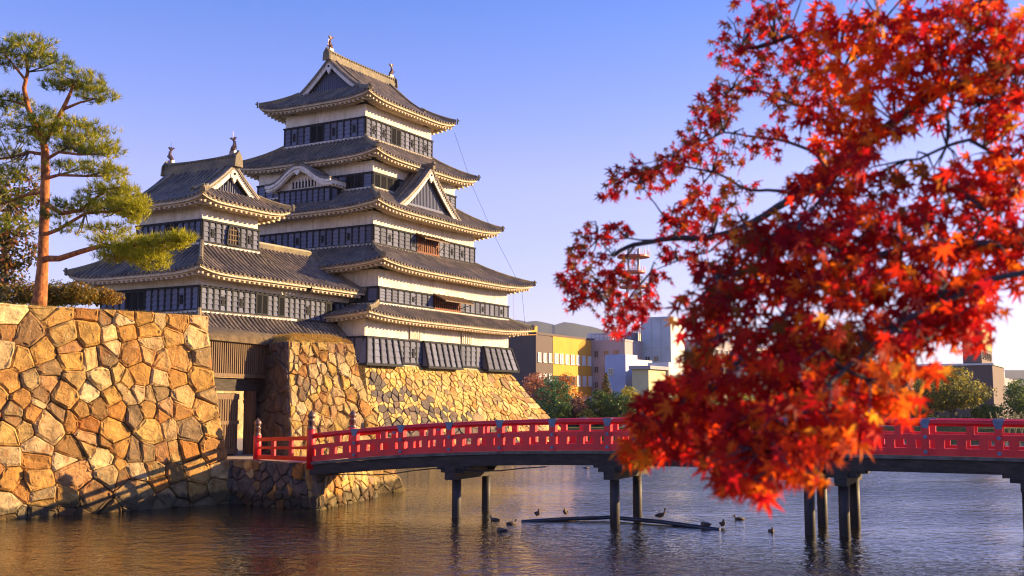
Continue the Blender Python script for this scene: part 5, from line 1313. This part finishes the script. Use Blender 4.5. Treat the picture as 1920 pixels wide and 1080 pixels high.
hd = thing('clipped_hedge', 'dark clipped hedge running along the far bank below the trees', 'hedge', (10,121.4,1.2))
V, Fa, tc = leaf_cloud([(x, random.uniform(-.2,.2), .55) for x in np.arange(-6, 62, 1.1)], [(.95,.7,.65)]*62, 15000, .2, [(.035,.06,.02),(.05,.075,.02),(.07,.08,.02)]); link('leaves', np_mesh('leaves', V, Fa, M['foliage'], tc), hd, kind='stuff')

# ------------------------------------------------------------------ town behind
def bm(name, col, rough=.8, var=.1): return simple(name, col, rough, var, .4, .05, 3)
M['b_brown'] = bm('brown_render', (.105,.075,.065)); M['b_yellow'] = bm('ochre_render', (.62,.30,.025)); M['b_grey'] = bm('mauve_grey_render', (.34,.30,.32)); M['b_blue'] = bm('blue_grey_cladding', (.34,.42,.50)); M['b_white'] = bm('white_render', (.66,.63,.58)); M['b_cream'] = bm('cream_cladding', (.55,.48,.27)); M['b_tan'] = bm('tan_panel', (.50,.29,.09)); M['b_dark'] = bm('dark_brick', (.13,.09,.075)); M['b_lilac'] = bm('lilac_panel', (.36,.40,.56)); M['steel'] = bm('painted_steel', (.30,.30,.32), .5); M['mast_red'] = bm('mast_red', (.45,.08,.05), .5)
t = NT('window_glass'); t.set((.62,.66,.70), .12, spec=.8); M['glass'] = t.mat
t = NT('dark_glass'); t.set((.06,.06,.07), .1, spec=.8); M['glass_dark'] = t.mat
BU = UX.copy(); BV = VX.copy()
class Block:
    """a town building set square to the castle: front along U (sunlit side looks along -V), side along V"""
    def __init__(s, name, label, px, d, z=1.3):
        s.p = Vector((at(px, 700, d).x, d, z)); s.t = thing(name, label, 'building', s.p, AXIS)
    def ztop(s, py): return at(0, py, s.p.y).z - s.p.z
    def box(s, name, u0, u1, v0, v1, z0, z1, mat): mb = MB(); mb.box((u0, v0, z0), (u1, v1, z1)); return mb.build(name, M[mat], s.t)
    def parapet(s, u0, u1, v0, v1, z, mat):
        mb = MB()
        for a in ((u0-.1,v0-.1,u1+.1,v0+.2),(u0-.1,v1-.2,u1+.1,v1+.1),(u0-.1,v0+.2,u0+.2,v1-.2),(u1-.2,v0+.2,u1+.1,v1-.2)): mb.box((a[0],a[1],z),(a[2],a[3],z+.35))
        mb.build('parapet', M[mat], s.t)
    def wins(s, face, pl, xs, zs, w, h, glass='glass', fr='b_white'):
        mb = MB(); mb.box((-w/2,-.05,-h/2),(w/2,.02,h/2), 0)
        for a in ((-w/2-.06,-w/2+.04),(w/2-.04,w/2+.06),(-.03,.03)): mb.box((a[0],-.11,-h/2),(a[1],.0,h/2), 1)
        mb.box((-w/2-.06,-.12,h/2-.03),(w/2+.06,.0,h/2+.07), 1); mb.box((-w/2-.12,-.18,-h/2-.1),(w/2+.12,.0,-h/2), 1)
        me = mb.mesh('window', [M[glass], M[fr]])
        for z in zs:
            for x in xs: link('window', me, s.t, (x, pl-.01, z) if face == 'R' else (pl-.01, x, z), 0 if face == 'R' else -math.pi/2)
b = Block('office_building', 'ochre and dark brown office block right of the keep', 1005, 168)
zt = b.ztop(628)
b.box('brown_wing', 0, 5.6, 0, 14, 0, zt, 'b_brown'); b.box('ochre_wing', 5.6, 20.8, -.05, 14, 0, zt+.1, 'b_yellow'); b.box('penthouse', 1.0, 7, 3.5, 9, zt, zt+1.9, 'b_yellow'); b.parapet(0, 20.8, 0, 14, zt+.1, 'b_brown')
b.wins('R', 0, [1.0,2.8,4.6], [zt-3.4, zt-6.6, zt-9.8], .95, 1.35); b.wins('R', -.05, [6.6,8.4,10.4,12.4,14.4,16.6,18.8], [zt-3.4], 1.2, 1.5); b.wins('R', -.05, [14.6,16.8,19.0], [zt-6.8, zt-10.2], 1.2, 1.6); b.wins('R', -.05, [6.6,8.6,10.6,12.6], [zt-6.8], 1.5, 1.3, 'glass_dark', 'b_brown')
mb = MB(); mb.tube([(2,5,zt+1.9),(2,5,zt+9)], .05, 5); mb.build('antenna', M['steel'], b.t)
b = Block('grey_building', 'mauve grey building with rooftop machinery beside the ochre block', 1172, 182)
zt = b.ztop(640); b.box('wall', 0, 12, 0, 6.6, 0, zt, 'b_grey'); b.parapet(0, 12, 0, 6.6, zt, 'b_grey'); b.wins('L', 0, [1.6,3.4,5.2], [zt-2.0, zt-4.6, zt-7.2], .75, 1.0, 'glass_dark', 'b_grey')
for k in range(6): b.box('air_conditioner', .8+1.8*k, 2.0+1.8*k, 2.5, 4.5, zt+.3, zt+1.5+.3*(k % 3), 'steel' if k % 2 else 'b_white')
mb = MB()
for k in range(9): mb.tube([(.3,.3+.75*k,zt),(.3,.3+.75*k,zt+1.3)], .05, 5)
for z in (.7, 1.3): mb.tube([(.3,.3,zt+z),(.3,6.3,zt+z)], .05, 5)
mb.build('roof_railing', M['steel'], b.t)
b = Block('blue_building', 'low light blue block with a terrace before the grey building', 1173, 165)
zt = b.ztop(664); b.box('wall', 0, 4.6, 0, 3.4, 0, zt, 'b_lilac'); b.box('white_wing', 4.6, 12, .6, 3.3, 0, zt-.6, 'b_white'); b.box('terrace_block', 4.7, 15, -2.2, .55, 0, zt-4.2, 'b_lilac'); b.wins('L', 0, [2.4], [zt-2.6], .8, .9, 'glass_dark'); b.wins('R', -2.2, [12.5], [zt-6.4], 1.5, 1.5, 'glass_dark')
mb = MB()
for k in range(9): mb.tube([(4.8+1.2*k,-2.1,zt-4.2),(4.8+1.2*k,-2.1,zt-2.9)], .05, 5)
mb.tube([(4.8,-2.1,zt-2.9),(14.6,-2.1,zt-2.9)], .06, 5); mb.tube([(4.8,-2.1,zt-3.5),(14.6,-2.1,zt-3.5)], .04, 5); mb.build('terrace_railing', M['steel'], b.t)
b = Block('tower_building', 'tall blue grey windowless block with a white sunlit side', 1258, 186)
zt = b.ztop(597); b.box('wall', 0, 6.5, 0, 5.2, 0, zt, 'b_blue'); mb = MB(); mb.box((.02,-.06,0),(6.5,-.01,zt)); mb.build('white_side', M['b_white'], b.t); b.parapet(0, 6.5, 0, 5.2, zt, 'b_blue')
b.wins('L', 0, [2.6,4.2], [zt-6.8], .9, .8, 'glass_dark', 'b_blue')
mb = MB()
for q in (1.7, 3.4): mb.box((-.04, q-.04, 2), (0.0, q+.04, zt))
for q in (.35, .7): mb.box((-.045, 0, zt*q), (0.0, 5.2, zt*q+.08))
mb.build('cladding_joint', M['steel'], b.t)
b = Block('cream_building', 'cream clad low building below the tall blue grey block', 1216, 160)
zt = b.ztop(692); b.box('cream_wall', 0, 7, 0, 2.6, 0, zt, 'b_cream'); b.box('white_wall', 7, 12, -.4, 3, 0, zt+1.2, 'b_white'); b.box('roof_slab', -.5, 7.0, -.5, 2.9, zt, zt+.5, 'b_grey'); b.wins('R', -.4, [8.2,10.4], [zt-1.4], 1.2, 1.4, 'glass_dark')
b = Block('plant_building', 'white building with pipes and balconies left of the tall blue block', 1180, 190)
zt = b.ztop(622); b.box('wall', 0, 9, 0, 8, 0, zt, 'b_white'); b.wins('R', 0, [2,5,8], [zt-2.4, zt-5.4], 1.4, 1.4, 'glass_dark')
for k in range(3): b.box('balcony', .4+2.8*k, 2.6+2.8*k, -1.0, 0, zt-4.2, zt-3.2, 'b_white')
for k in range(4): mb = MB(); mb.tube([(1+2*k,-.25,2),(1+2*k,-.25,zt+.8)], .14, 6); mb.build('pipe', M['steel'], b.t)
b = Block('brick_tower_building', 'dark brick tower with a tan upper panel behind the olive tree', 1842, 150)
zt = b.ztop(612); b.box('wall', 0, 13, 0, 2.4, 0, zt, 'b_dark'); mb = MB(); mb.box((.3,-.08,zt-3.0),(12.7,-.01,zt-.3)); mb.build('tan_panel', M['b_tan'], b.t); b.parapet(0, 13, 0, 2.4, zt, 'b_dark')
b.wins('R', 0, [1.8,4.6,7.4,10.2], [zt-3.9], 1.5, .8, 'glass', 'b_dark'); b.box('hall', -3, 12, -1.6, 8.5, 0, b.ztop(686), 'b_dark'); b.box('roof_edge', -3.2, 12.2, -1.8, 8.7, b.ztop(686), b.ztop(686)+.25, 'b_white')
b = Block('white_house', 'bright white building glimpsed between the maple and the olive tree', 1618, 145)
zt = b.ztop(702); b.box('wall', 0, 16, 0, 9, 0, zt, 'b_white'); b.wins('R', 0, [2,5,8,11,14], [zt-1.4], 1.4, 1.2, 'glass_dark'); b.box('roof_slab', -.4, 16.4, -.4, 9.3, zt, zt+.35, 'b_grey')
b = Block('grey_house', 'low grey building at the right edge of the picture', 1882, 160)
zt = b.ztop(708); b.box('wall', 0, 22, 0, 3, 0, zt, 'b_grey'); b.box('upper_box', 2, 8, .6, 2.6, zt, zt+1.2, 'b_lilac'); b.wins('R', 0, [2,5,8,11,14,17], [zt-1.8], 1.5, 1.3, 'glass_dark'); b.wins('L', 0, [2,5], [zt-1.8], 1.3, 1.2, 'glass_dark')
for k, (px, d, py, w, m_) in enumerate(((1330,200,640,14,'b_grey'),(1420,210,655,16,'b_white'),(1510,190,660,14,'b_cream'),(1700,205,690,18,'b_grey'))):
    b = Block('town_building', ('plain grey town block behind the maple, next to the tall blue one','white town block glimpsed behind the middle of the maple','cream town block glimpsed behind the maple, nearest the yellow tree','grey town block far behind the bright white building')[k], px, d)
    zt = b.ztop(py); b.box('wall', 0, w, 0, 10, 0, zt, m_); b.wins('R', 0, [w*(i+.5)/5 for i in range(5)], [zt-2, zt-5.2], 1.6, 1.4, 'glass_dark'); b.parapet(0, w, 0, 10, zt, m_)
# lattice radio mast
rm = thing('radio_mast', 'tall steel lattice mast with round platforms seen through the maple', 'radio mast', (at(1190,700,240).x, 240, 1.4))
zt = at(1190,440,240).z - 1.4; zb = 22
mb = MB()
def mw_(z): return lerp(3.2, 1.1, min(1, z/(zt*.8)))
L4 = [(1,1),(1,-1),(-1,-1),(-1,1)]
for a, c in L4: mb.tube([(a*mw_(z), c*mw_(z), z) for z in (0, zt*.4, zt*.8, zt*.92)], .16, 5)
n = 16
for k in range(n):
    z0, z1 = zt*.92*k/n, zt*.92*(k+1)/n; w0, w1_ = mw_(z0), mw_(z1)
    for i in range(4):
        a, c = L4[i], L4[(i+1) % 4]; mb.beam((a[0]*w0,a[1]*w0,z0), (c[0]*w1_,c[1]*w1_,z1), .1, .1); mb.beam((c[0]*w0,c[1]*w0,z0), (a[0]*w1_,a[1]*w1_,z1), .1, .1); mb.beam((a[0]*w1_,a[1]*w1_,z1), (c[0]*w1_,c[1]*w1_,z1), .1, .1)
mb.build('lattice_frame', M['steel'], rm)
for z, r in ((at(0,483,240).z-1.4, 3.6), (at(0,540,240).z-1.4, 3.2), (at(0,512,240).z-1.4, 2.6)):
    mb = MB(); mb.lathe((0,0,z), [(.6,0),(r,0),(r,.35),(.6,.35)], 20)
    for k in range(20): a = 2*math.pi*k/20; mb.tube([(r*math.cos(a), r*math.sin(a), z+.3), (r*math.cos(a), r*math.sin(a), z+1.4)], .05, 4)
    mb.build('platform', M['mast_red'], rm)
for k in range(8): a = 2*math.pi*k/8; mb = MB(); mb.tube([(3.3*math.cos(a), 3.3*math.sin(a), at(0,483,240).z-1.4), (3.3*math.cos(a), 3.3*math.sin(a), at(0,458,240).z-1.4)], .06, 4); mb.build('aerial', M['steel'], rm)
# mountains
hz = MB(); hz.box((-5500,-60,-1.2),(5500,3900,232)); hz = hz.build('haze', [], None, kind='stuff', label='thin lilac autumn haze over the town and hills', cat='haze')
t = NT('haze_air'); t.t.nodes.remove(t.b); vol = t.n('ShaderNodeVolumePrincipled'); vol.inputs['Color'].default_value = (.80,.82,.95,1); vol.inputs['Density'].default_value = 0.00007; vol.inputs['Anisotropy'].default_value = 0.2; t.l(vol.outputs[0], t.out.inputs['Volume']); hz.data.materials.append(t.mat)
M['hill'] = simple('wooded_hill', (.06,.075,.06), 1.0, .3, .004, 0)
mb = MB(); rows = [[], [], [], []]
for i in range(121):
    px = lerp(200, 2300, i/120); d = 3000; top = 612 + 10*math.sin(px*.011) + 9*noise.noise(Vector((px*.012, 3, 0))) + 5*noise.noise(Vector((px*.04, 7, 0)))
    top = lerp(top, 694, max(0, min(1, (px-1080)/700)))
    p = at(px, top, d); rows[3].append((p.x*1.2, d*1.2, p.z*.9)); rows[2].append((p.x, d, p.z)); rows[1].append((p.x*.93, d*.93, p.z*.5+15*noise.noise(Vector((px*.02,1,0))))); rows[0].append((p.x*.85, d*.85, -5))
mb.strip(rows); mb.build('mountain_range', M['hill'], kind='structure', smooth=True)
